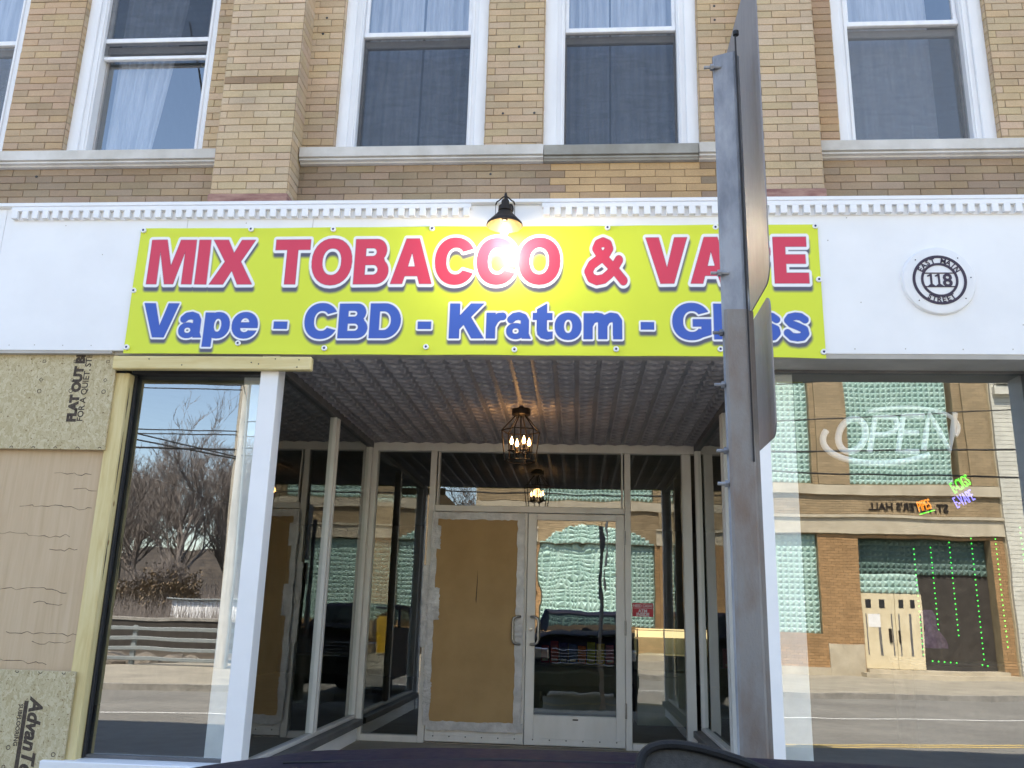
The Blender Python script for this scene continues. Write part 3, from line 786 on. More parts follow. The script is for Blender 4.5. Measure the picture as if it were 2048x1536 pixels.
def sd_poly(px, py, loops):
    d = np.full(px.shape, 1e9); ins = np.zeros(px.shape, bool)
    for lp in loops:
        n = len(lp)
        for i in range(n):
            ax, ay = lp[i]; bx, by = lp[(i+1) % n]
            ex, ey = bx-ax, by-ay; L = ex*ex+ey*ey
            if L < 1e-12: continue
            t = np.clip(((px-ax)*ex+(py-ay)*ey)/L, 0, 1)
            d = np.minimum(d, (px-ax-t*ex)**2+(py-ay-t*ey)**2)
            c = (ay > py) != (by > py)
            if by != ay: ins ^= c & (px < (bx-ax)*(py-ay)/(by-ay)+ax)
    d = np.sqrt(d)
    return np.where(ins, -d, d)

def sd_stroke(px, py, pts, r):
    d = np.full(px.shape, 1e9)
    for (ax, ay), (bx, by) in zip(pts[:-1], pts[1:]):
        ex, ey = bx-ax, by-ay; L = ex*ex+ey*ey
        t = np.clip(((px-ax)*ex+(py-ay)*ey)/L, 0, 1)
        d = np.minimum(d, (px-ax-t*ex)**2+(py-ay-t*ey)**2)
    return np.sqrt(d)-r

def sd_glyph(ch, px, py):
    d = np.full(px.shape, 1e9)
    for g in GL[ch][1]:
        if g[0] == 'P': e = sd_poly(px, py, g[1])
        elif g[0] == 'S': e = sd_stroke(px, py, g[1], g[2])
        else:                                       # e: disc less its upper counter and the notch
            e = sd_poly(px, py, [ell(.385, .36, .385, .385, p=2.15)])
            c1 = sd_poly(px, py, [[(.25, .44), (.52, .44)]+ell(.385, .44, .135, .14, 0, 180, 12)])
            c2 = sd_poly(px, py, [[(.25, .29), (.9, .29), (.9, .20), (.50, .20)]+ell(.385, .27, .135, .12, -30, -180, 10)])
            e = np.maximum(e, -np.minimum(c1, c2))
        d = np.minimum(d, e)
    return d

def banner():
    x0, x1, z0, z1 = -3.041, 1.556, 3.232, 4.141
    st = .0038
    nx, nz = int((x1-x0)/st)+1, int((z1-z0)/st)+1
    X, Z = np.meshgrid(np.linspace(x0, x1, nx), np.linspace(z0, z1, nz))
    def line(words, base, cap):
        D = np.full(X.shape, 1e9)
        for w, a, b in words:
            gap = .07
            tot = sum(GL[c][0] for c in w)+gap*(len(w)-1)
            sx = (b-a)/tot; u = a
            for c in w:
                wd = GL[c][0]*sx
                i0, i1 = max(0, int((u-.07-x0)/st)), min(nx, int((u+wd+.07-x0)/st)+1)
                j0, j1 = max(0, int((base-.30*cap-.07-z0)/st)), min(nz, int((base+cap*1.03+.07-z0)/st)+1)
                px, py = (X[j0:j1, i0:i1]-u)/cap, (Z[j0:j1, i0:i1]-base)/cap
                k = sx/cap                           # glyph stretched sideways: widen the sample grid instead
                d = sd_glyph(c, px/k, py)*cap*min(1, .5+.5*k)
                D[j0:j1, i0:i1] = np.minimum(D[j0:j1, i0:i1], d)
                u += wd+gap*sx
        return D
    r1 = line([('MIX', -2.950, -2.212), ('TOBACCO', -2.070, -.126), ('&', .032, .305), ('VAPE', .438, 1.482)], 3.726, .325)
    r2 = line([('Vape', -2.938, -2.140), ('-', -2.030, -1.941), ('CBD', -1.823, -1.174), ('-', -1.057, -.971), ('Kratom', -.848, .279), ('-', .401, .483), ('Glass', .603, 1.466)], 3.346, .240)
    aa = st*.9
    def cov(d, w=0.): return np.clip((w-d)/aa+.5, 0, 1)[..., None]
    def shift(d, dx, dz):
        i, j = int(round(dx/st)), int(round(dz/st))
        return np.roll(np.roll(d, i, 1), j, 0)
    img = np.empty(X.shape+(3,)); img[:] = (.69, .76, .055)
    mott = np.array([[0.]])
    sh = np.minimum(shift(r1, .004, -.036)-.004, shift(r2, .004, -.026)-.001)
    a = np.clip(1-(sh-.004)/.026, 0, 1); a = (a*a*(3-2*a)*.93)[..., None]
    img = img*(1-a)+np.array((.055, .05, .15))*a
    for d, w, c in ((r1, .0215, (.70, .055, .105)), (r2, .0145, (.045, .115, .47))):
        k = cov(d, w); img = img*(1-k)+np.array((.86, .86, .88))*k
        k = cov(d, .0025); img = img*(1-k)+np.array((.22, .03, .08) if c[0] > .5 else (.02, .04, .25))*k
        k = cov(d, 0); img = img*(1-k)+np.array(c)*k
    # gentle sag and pull between the fixings
    gx = [-3.019, -2.254, -1.677, -.996, -.42, .186, .895, 1.544]
    Y = -.0085-.0035*np.sin(X*3.1+Z*1.2)-.002*np.sin(X*7.3-Z*4)-.0018*np.sin(X*17+Z*9+1.5*np.sin(X*4))*np.clip(np.sin(X*1.7+.6), 0, 1)
    e = np.exp(-((z1-Z)/.07)**2)
    Y -= .010*e*np.abs(np.sin((X-gx[0])/.68*PI))
    Y -= .006*np.exp(-((Z-z0)/.06)**2)*np.abs(np.sin((X+3.0)/.66*PI))
    Zd = Z-.006*e*np.abs(np.sin((X-gx[0])/.68*PI))+.008*np.exp(-((Z-z0)/.1)**2)*np.clip(-(X-1.0)*.0, 0, 1)-.012*np.exp(-((Z-z0)/.15)**2)*np.clip((X-.9)/.65, 0, 1)
    org = (x0, 0, z0)
    vs = np.stack([X-org[0], Y, Zd-org[2]], -1).reshape(-1, 3)
    i = np.arange((nz-1)*(nx-1)); r = i//(nx-1); q = i % (nx-1); b = r*nx+q
    fs = np.stack([b, b+1, b+nx+1, b+nx], -1)
    me = bpy.data.meshes.new('banner')
    me.vertices.add(len(vs)); me.vertices.foreach_set('co', vs.ravel())
    me.loops.add(fs.size); me.loops.foreach_set('vertex_index', fs.ravel())
    me.polygons.add(len(fs)); me.polygons.foreach_set('loop_start', np.arange(0, fs.size, 4)); me.polygons.foreach_set('loop_total', np.full(len(fs), 4))
    me.update()
    ca = me.color_attributes.new('tone', 'FLOAT_COLOR', 'POINT')
    ca.data.foreach_set('color', np.concatenate([img, np.ones(X.shape+(1,))], -1).astype(np.float32).ravel())
    me.materials.append(M['vinylprint'])
    me.polygons.foreach_set('use_smooth', np.ones(len(fs), bool))
    o = bpy.data.objects.new('banner', me); COL.objects.link(o); o.location = org; ORG[o.name] = org
    tag(o, 'wide yellow vinyl banner with red and blue lettering fixed to the white fascia', 'banner')
    for i, (x, z) in enumerate([(-3.019, 4.122), (-2.254, 4.126), (-1.677, 4.121), (-.996, 4.122), (-.42, 4.113), (.186, 4.122), (.895, 4.119), (1.540, 4.123), (-3.027, 3.677), (1.541, 3.75),
                 (-3.020, 3.273), (-2.257, 3.304), (-1.67, 3.272), (-.994, 3.284), (-.415, 3.268), (.24, 3.274), (.90, 3.277), (1.541, 3.262)]):
        y = -.0245
        m_ = MB(); m_.lathe([(.0001, 0), (.0085, 0), (.0095, .0018), (.0165, .0024), (.0185, 0), (.0185, -.012)], (x, y, z), 18, 'y')
        g = m_.build('grommet', M['grom'] if i != 4 else M['steel'], o, smooth=True)
        MB().lathe([(.0001, .001), (.0075, .001), (.0075, -.003)], (x, y, z), 12, 'y').build('screw', M['hole'], g)
banner()

# ================================================================ WALL LAMP
lx, ly = -.485, -.22
lamp = thing('wall_lamp', 'dark barn style lamp with a bare lit bulb over the banner', 'lamp', (lx, 0, 4.16))
mb = MB()
mb.lathe([(.024, .205), (.026, .20), (.026, .165), (.043, .162), (.045, .13), (.040, .126), (.06, .10), (.10, .056), (.115, .04), (.118, .026), (.114, .024)], (lx, ly, 4.02), 28)
mb.build('shade', M['bronze'], lamp, smooth=True)
mb = MB(); mb.lathe([(.1135, .0245), (.098, .053), (.057, .096), (.03, .11), (.0001, .112)], (lx, ly, 4.02), 28); mb.build('shade_lining', M['brass'], lamp, smooth=True)
mb = MB(); mb.tube([(lx, ly, 4.21), (lx, ly, 4.262), (lx, ly+.02, 4.285), (lx, ly+.08, 4.29), (lx, -.005, 4.27)], .008, 8)
for s in (-1, 1):
    mb.tube([(lx, ly, 4.258), (lx+s*.02, ly, 4.245), (lx+s*.04, ly, 4.225), (lx+s*.055, ly, 4.215), (lx+s*.062, ly, 4.195)], .005, 6)
    mb.tube([(lx+s*.062, ly, 4.195), (lx+s*.064, ly, 4.09)], .0018, 5)
mb.lathe([(.0001, 0), (.04, 0), (.04, .015), (.0001, .018)], (lx, -.001, 4.27), 18, 'y')
mb.build('bracket', M['bronze'], lamp, smooth=True)
MB().lathe([(.0001, .11), (.02, .11), (.02, .06), (.0001, .06)], (lx, ly, 4.02), 14).build('socket', M['bronze'], lamp)
mb = MB(); mb.lathe([(.014, .07), (.018, .05), (.030, .01), (.034, -.01), (.030, -.030), (.016, -.045), (.0001, -.048)], (lx, ly, 4.02), 20)
bulb = mb.build('bulb', M['clearbulb'], lamp, smooth=True)
mb = MB()
for a in range(6):
    an = a*PI/3; mb.tube([(lx+.006*math.cos(an), ly+.006*math.sin(an), 4.04), (lx+.018*math.cos(an), ly+.018*math.sin(an), 3.985)], .0022, 5)
M['filament'] = emit('lit_filament', (1, .93, .80), 260)
mb.build('filament', M['filament'], bulb)

# ================================================================ ADDRESS PLAQUE
pc = (2.29, 0, 3.742)
plq = thing('address_plaque', 'round white wall plaque with dark house number ring right of the banner', 'plaque', pc)
MB().lathe([(.0001, .026), (.20, .026), (.222, .022), (.229, .012), (.23, .0)], pc, 56, 'y').build('disc', M['trim'], plq, smooth=True)
mb = MB(); yy = -.030
def ringy(mb, r0, r1, n=56):
    for k in range(n):
        a, b = 2*PI*k/n, 2*PI*(k+1)/n
        p = [(pc[0]+r*math.cos(t), pc[2]+r*math.sin(t)) for r, t in ((r0, a), (r1, a), (r1, b), (r0, b))]
        mb.add([(q[0], yy, q[1]) for q in p]+[(q[0], -.0262, q[1]) for q in p], [(0, 1, 2, 3), (1, 5, 6, 2), (0, 3, 7, 4)])
ringy(mb, .150, .167); ringy(mb, .100, .115)
for z in (.046, -.046):
    w = math.sqrt(.102**2-z*z); mb.box(pc[0]-w, pc[0]+w, yy, -.0262, pc[2]+z-.0035, pc[2]+z+.0035)
rg = mb.build('number_ring', M['plaqueink'] if 'plaqueink' in M else M['bronze'], plq)
M['plaqueink'] = plain('dark_plum_paint', (.045, .03, .055), .5)
rg.data.materials[0] = M['plaqueink']
mb = MB()
def arc_text(mb, s, r, a0, a1, inner=False, size=.042):
    n = len(s)
    for i, ch in enumerate(s):
        if ch == ' ': continue
        a = R(a0+(a1-a0)*(i/(n-1)))
        x, z = pc[0]+r*math.cos(a), pc[2]+r*math.sin(a)
        rot = a-PI/2 if not inner else a+PI/2
        mb.text(ch, facing(x, yy+.001, z, rot), size, .0012, .0012)
arc_text(mb, 'EAST MAIN', .1165, 148, 32, size=.047)
arc_text(mb, 'STREET', .1485, 238, 302, True, size=.047)
mb.text('8', facing(pc[0]+.048, yy+.001, pc[2]-.044), .122, .003, .0012)
for x in (-.052, -.004):
    mb.box(pc[0]+x-.006, pc[0]+x+.006, yy, -.0262, pc[2]-.043, pc[2]+.040)
    mb.prism([(pc[0]+x-.026, pc[2]-.043), (pc[0]+x+.026, pc[2]-.043), (pc[0]+x+.0062, pc[2]-.028), (pc[0]+x-.0062, pc[2]-.028)], 'y', yy-.0002, -.0262)
    mb.prism([(pc[0]+x-.0062, pc[2]+.026), (pc[0]+x-.0062, pc[2]+.040), (pc[0]+x-.022, pc[2]+.030), (pc[0]+x-.024, pc[2]+.022)], 'y', yy-.0002, -.0262)
mb.build('lettering', M['plaqueink'], rg)
for a in (135, 225, 5, 50, 320): MB().ball((pc[0]+.195*math.cos(R(a)), -.027, pc[2]+.195*math.sin(R(a))), .004, 6).build('screw', M['hole2'], plq)

# ================================================================ BOARDED LEFT SIDE
ob = MB().bbox(-4.9, -3.108, .045, .063, 2.586, 3.30, .002).build('strand_board', M['osb'], None, org=(-4.9, .045, 2.586))
tag(ob, 'upper strand board sheet under the fascia with sideways black lettering', 'board')
mb = MB()
mb.text('FLAT OUT BEST', facing(-3.338, .0446, 2.772, PI/2), .082, .006, .0004, 'LEFT')
ul = mb.build('lettering', M['ink'], ob)
MB().text('FOR A QUIET, STIFF FLOOR', facing(-3.287, .0446, 2.775, PI/2), .058, .0012, .0004, 'LEFT').build('lettering', M['ink'], ob)
for x, zs in ((-3.62, (3.19, 3.06, 2.98)), (-3.40, (3.19, 3.06, 2.985)), (-3.17, (3.19, 3.06, 2.98))):
    for k, z in enumerate(zs):
        n = 4 if k < 2 else 12
        r = .013; ph = PI/4 if k == 0 else 0
        MB().tube([(x+r*math.cos(ph+2*PI*i/n), .0443, z+r*math.sin(ph+2*PI*i/n)) for i in range(n)], .0022, 4, True).build('guide_mark', M['ink'], ob)
for i in range(6): MB().tube([(-3.90+.152*i+.011*math.cos(a/6*PI), .0443, 2.592+.011*math.sin(a/6*PI)) for a in range(7)], .0022, 4).build('guide_mark', M['ink'], ob)
pl = MB().bbox(-4.9, -3.10, .09, .105, 1.10, 2.66, .002).build('plywood_sheet', M['ply'], None, org=(-4.9, .09, 1.1))
tag(pl, 'weathered pinkish plywood sheet between the two strand boards', 'board')
mb = MB(); rnd = random.Random(5)
for z, xs in ((2.43, -3.45), (2.33, -3.30), (2.22, -3.65), (1.93, -3.4), (1.67, -3.9), (1.60, -3.45), (1.42, -3.6), (1.36, -3.42), (1.255, -3.9), (2.05, -3.85)):
    pts = []; x = xs
    xe = rnd.uniform(-3.28, -3.12)
    while x < xe:
        pts.append((x, .0895, z+rnd.uniform(-.009, .009))); x += rnd.uniform(.015, .05); z += rnd.uniform(-.006, .005)
    MB().tube(pts, [rnd.uniform(.0006, .0022) for _ in pts], 4).build('crack', M['ink'], pl)
ob2 = MB().bbox(-4.9, -3.075, .035, .053, .25, 1.197, .002).build('strand_board', M['osb'], None, org=(-4.9, .035, .25))
tag(ob2, 'lower strand board sheet with a bold slanted maker mark printed sideways', 'board')
mb = MB()
mb.text('AdvanTech', facing(-3.335, .0346, 1.04, -PI/2), .118, .0045, .0004, 'LEFT', .25)
mb.build('lettering', M['ink'], ob2)
mb = MB(); mb.box(-3.372, -3.346, .0343, .0349, .2, 1.02); mb.build('ink_bar', M['ink'], ob2)
MB().text('SUBFLOORING', facing(-3.402, .0346, 1.0, -PI/2), .036, .001, .0004, 'LEFT').build('lettering', M['ink'], ob2)
for x, z, r in ((-3.43, .75, .012), (-3.44, .64, .010), (-3.14, .72, .012)): MB().tube([(x+r*math.cos(a*PI/6), .0345, z+r*math.sin(a*PI/6)) for a in range(12)], .0022, 4, True).build('guide_mark', M['ink'], ob2)
for i in range(8): MB().tube([(-4.2+.15*i+.011*math.cos(-a/6*PI), .0345, 1.192+.011*math.sin(-a/6*PI)) for a in range(7)], .0022, 4).build('guide_mark', M['ink'], ob2)
st = MB().bbox(-3.125, -3.02, .066, .155, .655, 3.118, .006).build('wood_stud', M['lumber'], None, org=(-3.125, .066, .655))
tag(st, 'upright yellow lumber stud at the left edge of the display window', 'lumber')
for a, b in ((1.75, 2.05), (2.3, 2.72), (2.8, 3.02)): MB().prism([(.092, a), (.099, (a+b)/2), (.094, b), (.087, (a+b)/2)], 'x', -3.0196, -3.0185).build('bark_streak', M['ink'], st)
st2 = MB().bbox(-3.10, -1.748, -.024, .0285, 3.122, 3.2125, .006).build('wood_stud', M['lumber_h'], None, org=(-3.10, -.024, 3.122))
tag(st2, 'level yellow lumber piece nailed under the left end of the banner', 'lumber')
mb = MB()
for x, z in ((-2.85, 3.19), (-2.62, 3.15), (-2.15, 3.17), (-2.1, 3.16), (-1.83, 3.19), (-1.84, 3.14), (-1.99, 3.195)): mb.ball((x, -.0245, z), .0045, 6)
mb.build('nails', M['hole2'], st2)
# cardboard over the left door's glass, taped round
cb = MB().bbox(-1.352, -.548, RD-.075, RD-.056, .655, 2.492, .003).build('cardboard_sheet', M['card'], None, org=(-1.345, RD-.075, .655))
tag(cb, 'brown cardboard sheet taped over the left entrance door', 'cardboard')
rnd = random.Random(11)
def tape(x0, x1, z0, z1, y):
    mb = MB(); n, m_ = (28, 4) if (x1-x0) > (z1-z0) else (4, 40)
    vs = []; fs = []
    for j in range(m_+1):
        for i in range(n+1):
            x, z = x0+(x1-x0)*i/n, z0+(z1-z0)*j/m_
            if i in (0, n) : x += rnd.uniform(-.006, .006)
            if j in (0, m_): z += rnd.uniform(-.006, .006)
            vs.append((x, y-.003*abs(noise.noise((x*22, z*22, 3)))-.0015*rnd.random(), z))
    for j in range(m_):
        for i in range(n):
            a = j*(n+1)+i; fs.append((a, a+1, a+n+2, a+n+1))
    mb.add(vs, fs); return mb.build('tape_strip', M['duct'], cb, smooth='all')
tape(-1.388, -1.333, .62, 2.52, RD-.079); tape(-1.38, -.50, 2.482, 2.55, RD-.0775); tape(-.566, -.495, .60, 2.50, RD-.0785); tape(-1.36, -.48, .585, .664, RD-.077)
tape(-1.345, -1.285, 1.55, 1.84, RD-.0815); tape(-1.40, -1.34, 1.05, 1.30, RD-.082); tape(-.575, -.50, 1.36, 1.58, RD-.082); tape(-1.40, -1.325, .80, 1.0, RD-.0815); tape(-1.36, -1.30, 2.2, 2.42, RD-.0815)
tape(-1.455, -1.375, 1.3, 2.05, RD-.056)
mb = MB(); mb.add([(-.945, RD-.0756, 1.74), (-.938, RD-.0756, 1.90), (-.935, RD-.0756, 2.02), (-.931, RD-.0756, 1.90), (-.937, RD-.0756, 1.70)], [(0, 1, 2, 3, 4)]); mb.build('slit', M['ink'], cb)

# little red sticker on the right sidelight
stk = MB().box(.515, .707, RD-.012, RD-.010, 1.627, 1.748).build('window_sticker', M['redprint'], None, org=(.515, RD-.012, 1.627))
tag(stk, 'small red cash machine sticker on the glass beside the right door', 'sticker')
mb = MB(); mb.text('NEED CASH?', facing(.611, RD-.0124, 1.712), .036, .0006, .0003, sx=.86); mb.box(.525, .697, RD-.0126, RD-.0122, 1.701, 1.704)
mb.text('ATM', facing(.611, RD-.0124, 1.664), .040, .0012, .0003); mb.text('INSIDE', facing(.611, RD-.0124, 1.633), .040, .0012, .0003)
mb.build('lettering', M['paper'], stk)

# ================================================================ CHANDELIER in the recess
cx, cy = -.462, 1.5
ch = thing('cage_chandelier', 'dark metal cage chandelier with candle bulbs hanging from the tin ceiling', 'chandelier', (cx, cy, 3.236))
MB().lathe([(.0001, 0), (.07, 0), (.076, -.012), (.076, -.055), (.06, -.066), (.0001, -.068)], (cx, cy, 3.236), 24).build('canopy', M['bronze'], ch, smooth=True)
mb = MB(); hexp = [(math.cos(R(60*k+15)), math.sin(R(60*k+15))) for k in range(6)]
T = [(cx+.155*a, cy+.155*b, 3.045) for a, b in hexp]; Bt = [(cx+.125*a, cy+.125*b, 2.80) for a, b in hexp]
mb.tube(T, .0055, 6, True); mb.tube(Bt, .0055, 6, True)
for p, q in zip(T, Bt): mb.tube([p, q], .005, 6)
mb.build('cage', M['bronze'], ch)
for p in T: MB().tube([(cx+(p[0]-cx)*.3, cy+(p[1]-cy)*.3, 3.17), p], .005, 6).build('arm', M['bronze'], ch)
mb = MB(); mb.tube([(cx, cy, 3.17), (cx, cy, 2.87)], .006, 6); mb.build('stem', M['bronze'], ch)
M['candlebulb'] = emit('candle_bulb', (1, .55, .20), 9)
for k in range(4):
    a = R(90*k+25); x, y = cx+.075*math.cos(a), cy+.075*math.sin(a)
    mb = MB(); mb.tube([(cx, cy, 2.875), (cx+.04*math.cos(a), cy+.04*math.sin(a), 2.86), (x, y, 2.875)], .005, 6)
    mb.lathe([(.0001, 0), (.030, .006), (.034, .012), (.012, .02), (.011, .06), (.0001, .06)], (x, y, 2.87), 12)
    c = mb.build('candle', M['bronze'], ch, smooth=True)
    MB().lathe([(.006, 0), (.014, .018), (.012, .035), (.005, .052), (.0015, .066)], (x, y, 2.93), 12).build('bulb', M['candlebulb'], c, smooth=True)

# ================================================================ NEON AND STRINGS in the right window
def neon(body, x, y, z, size, mat, label, rot, under=None, h=.004):
    mb = MB(); mb.text(body, facing(x, y, z, rot), size, .0006, h, 'LEFT', .15, .42)
    o = mb.build('neon_sign', mat, None, org=(x, y, z))
    tag(o, label, 'neon sign', 'small neon words in the right window')
    return o
M['ngreen'] = emit('neon_green', (.05, 1, .05), .50); M['nblue'] = emit('neon_violet', (.20, .20, 1), .62); M['norange'] = emit('neon_orange', (1, .30, .02), .45)
neon('E-CIGS', 2.922, 1.6, 2.61, .125, M['ngreen'], 'glowing green neon word reading E-CIGS inside the right window', R(30))
neon('E-VAPE', 2.930, 1.6, 2.495, .125, M['nblue'], 'glowing violet neon word reading E-VAPE under the green one', R(27))
no = neon('PIPES', 2.640, 1.6, 2.465, .112, M['norange'], 'glowing orange neon word reading PIPES with a green underline', R(16))
MB().tube([(2.645, 1.6, 2.445), (2.760, 1.6, 2.480)], .004, 6).build('underline', M['ngreen'], no)
M['led'] = emit('green_led', (.02, 1, .10), .6)
def ledstring(pts, label):
    mb = MB(); L = 0
    for a, b in zip(pts[:-1], pts[1:]):
        a, b = Vector(a), Vector(b); n = max(2, int((b-a).length/.042))
        for i in range(n):
            p = a.lerp(b, i/n); mb.ball(p, .0062, 4)
    o = mb.build('light_string', M['led'], None, org=tuple(pts[0]))
    tag(o, label, 'light string', 'green light strings in the right window')
for k, (x, z0, z1) in enumerate(((2.868, 1.338, 2.245), (3.008, 1.50, 2.260), (3.166, 1.50, 2.306), (3.350, 1.313, 2.343), (3.55, 1.418, 2.343), (3.764, 1.9, 2.444))):
    ledstring([(x, 2.4, z1), (x+.004, 2.4, z0)], ['first string of green lights counted from the signpost side', 'second string of green lights counted from the signpost side', 'third string of green lights counted from the signpost side', 'fourth string of green lights below the green neon word', 'fifth string of green lights hanging before the reflected pale building', 'outermost string of green lights at the right edge of the glass'][k])
ledstring([(2.94, 2.4, 1.332), (3.18, 2.4, 1.32)], 'level string of green lights along the counter edge')
ledstring([(3.336, 2.4, 1.313), (3.42, 2.4, 1.300)], 'short level string of green lights low in the window')

# OPEN sign, unlit white tubes
osn = thing('open_sign', 'large unlit white tube sign reading OPEN with an oval swoosh', 'neon sign', (2.0, .4, 2.8))
OY = .325
def stroke_part(name, pts, r=.0125): MB().tube([(x, OY, z) for x, z in pts], r, 10).build(name, M['neonoff'], osn, smooth=True)
def EO(x0, z0, w, h, sk, pts): return [(x0+px*w+sk*pz, z0+pz*h) for px, pz in pts]
stroke_part('letter', EO(1.672, 2.69, .170, .22, .05, [(.5+.5*math.cos(a*PI/14), .5+.5*math.sin(a*PI/14)) for a in range(29)]), .022)
stroke_part('letter', EO(1.885, 2.688, .150, .235, .055, [(0, 0), (0, .5), (0, 1), (.5, 1), (.85, .97), (1, .78), (.88, .58), (.5, .5), (.05, .5)]), .0185)
mbE = MB()
for q in ([(1, 1), (.5, 1), (0, 1), (0, .5), (0, 0), (.5, 0), (1, 0)], [(.03, .52), (.85, .52)]): mbE.tube([(x, OY, z) for x, z in EO(2.065, 2.695, .13, .24, .055, q)], .0185, 10)
mbE.build('letter', M['neonoff'], osn, smooth=True)
stroke_part('letter', EO(2.228, 2.705, .165, .25, .055, [(0, 0), (0, .5), (0, 1), (.5, .5), (1, 0), (1, .5), (1, 1)]), .0185)
stroke_part('swoosh', [(2.02+.425*math.cos(R(a)), 2.805+.185*math.sin(R(a))+.042*math.cos(R(a))) for a in range(160, 306, 6)], .021)
stroke_part('swoosh', [(2.05+.41*math.cos(R(a)), 2.82+.165*math.sin(R(a))+.04*math.cos(R(a))) for a in range(-20, 118, 6)], .014)

# ================================================================ SHOP FITTINGS seen dimly through the doors
M['caselight'] = emit('showcase_lamp', (1, .80, .45), .40)
cs = thing('showcase', 'glass showcase with warm lit shelf behind the right sidelight', 'showcase', (.95, 5.2, .467))
mb = MB(); mb.box(.68, 1.30, 5.0, 5.5, .47, .98); mb.box(.68, 1.30, 5.0, 5.5, .985, 1.03); mb.box(.68, 1.30, 5.48, 5.5, 1.03, 1.5); mb.box(.68, 1.30, 5.0, 5.48, 1.20, 1.215)
for x in (.68, .98, 1.285): mb.box(x, x+.015, 5.0, 5.015, 1.03, 1.5)
mb.build('cabinet', M['shelf'], cs)
MB().box(.70, 1.28, 5.05, 5.45, 1.49, 1.50).build('lamp_strip', M['caselight'], cs)
MB().box(.695, 1.285, 5.47, 5.478, 1.40, 1.475).build('back_light', M['caselight'], cs)
ct = MB(); ct.bbox(-.9, .55, 6.0, 6.6, .467, 1.02, .01); ct.bbox(-.92, .57, 5.97, 6.63, 1.0205, 1.05, .005)
tag(ct.build('shop_counter', M['shelf'], None, org=(0, 6, .467)), 'low grey counter inside the shop behind the right door', 'counter')
cols = [('dark red', (.30, .03, .03)), ('red', (.45, .05, .04)), ('navy blue', (.03, .05, .22)), ('blue', (.05, .12, .38)), ('orange', (.60, .20, .03)), ('lime green', (.45, .55, .05)), ('yellow', (.65, .55, .06)), ('pink', (.5, .2, .3))]
M['print'] = plain('pack_print', (.7, .7, .65), .5)
for k, (nm, c) in enumerate(cols):
    x = -.44+k*.115; h = .21+.05*((k*7) % 4)/3
    b = MB().bbox(x, x+.10, 6.06, 6.16, 1.051, 1.051+h, .004).build('product_box', plain('carton_'+nm.replace(' ', '_'), c, .5), None, org=(x, 6.06, 1.051))
    tag(b, nm+' product carton in the row on the shop counter', 'box', 'cartons on the shop counter')
    MB().box(x+.015, x+.085, 6.057, 6.0595, 1.07, 1.10).build('printed_panel', M['print'], b)
mb = MB(); vs = []
for j in range(9):
    t = j/8; z = 1.46+.26*t; w = .075*(1-.55*t)+.012*math.sin(t*9)
    vs.append([(2.53-.05*t+w*math.cos(2*PI*k/10)*(1+.12*math.sin(3*k)), 1.2+.5*w*math.sin(2*PI*k/10), z) for k in range(10)])
flat = [p for r in vs for p in r]
mb.add(flat, [(j*10+k, j*10+(k+1) % 10, (j+1)*10+(k+1) % 10, (j+1)*10+k) for j in range(8) for k in range(10)]+[tuple(range(9, -1, -1)), tuple(80+k for k in range(10))])
tag(mb.build('cloth_bundle', M['purple'], None, smooth=True, org=(2.53, 1.2, 1.46)), 'purple patterned cloth bundle inside the right window near the green lights', 'cloth')
ct = MB(); ct.bbox(2.78, 4.2, 2.42, 2.9, .64, 1.30, .01); ct.bbox(2.76, 4.22, 2.40, 2.92, 1.3005, 1.325, .005)
ct = ct.build('shop_counter', M['darkalu'], None, org=(3.4, 2.5, .64)); tag(ct, 'dark counter edged with green lights in the right window', 'counter')

# ================================================================ SIGNPOST near the kerb
sp = thing('sign_post', 'grey metal signpost with two sign panels seen edge on and a rusty lower post', 'signpost', (.41, -3.3, .2))
def chan(x0, x1, xr, y0, y1, z0, z1, t=.005):
    m_ = MB()
    m_.prism([(x0, y1), (x0+.004, y1-.004), (xr-.003, y0), (xr+.003, y0), (x1-.004, y1-.004), (x1, y1), (x1, y1+t), (xr+.004, y0+t+.004), (xr-.004, y0+t+.004), (x0, y1+t)], 'z', z0, z1)
    return m_
chan(.361, .432, .414, -3.335, -3.312, 1.30, 3.10).build('upper_post', M['gsteel'], sp)
lp = MB(); lp.prism([(.362, -3.338), (.368, -3.344), (.418, -3.344), (.424, -3.338), (.424, -3.330), (.436, -3.328), (.436, -3.322), (.42, -3.3245), (.362, -3.332)], 'z', .2, 2.355)
lp.build('lower_post', M['rust'], sp)
MB().box(.4165, .4195, -3.349, -3.3385, 1.97, 3.14).build('mounting_rail', M['black'], sp)
def panel(y0, y1, z0, z1, x, rad, label=None):
    pts = []
    for cy_, cz, a0 in ((y1-rad, z0+rad, -90), (y1-rad, z1-rad, 0), (y0+rad, z1-rad, 90), (y0+rad, z0+rad, 180)):
        for k in range(7): a = R(a0+15*k); pts.append((cy_+rad*math.cos(a), cz+rad*math.sin(a)))
    o = MB().prism(pts, 'x', x, x+.0032).build('sign_panel', M['signback'], sp)
    return o
panel(-3.385, -2.74, 2.42, 3.37, .468, .05)
panel(-3.375, -3.05, 2.03, 2.385, .4665, .038)
for z in (2.46, 2.30, 2.165, 2.0, 3.06, 1.92):
    mb = MB(); mb.lathe([(.0001, 0), (.009, 0), (.009, .008), (.0001, .008)], (.352, -3.322, z), 6, 'x'); mb.tube([(.335, -3.322, z), (.38, -3.322, z)], .0045, 8)
    mb.build('bolt', M['gsteel'], sp)
mb = MB(); mb.lathe([(.0001, 0), (.008, 0), (.008, .012), (.0001, .012)], (.42, -3.345, 3.143), 8); mb.build('bolt', M['black'], sp)

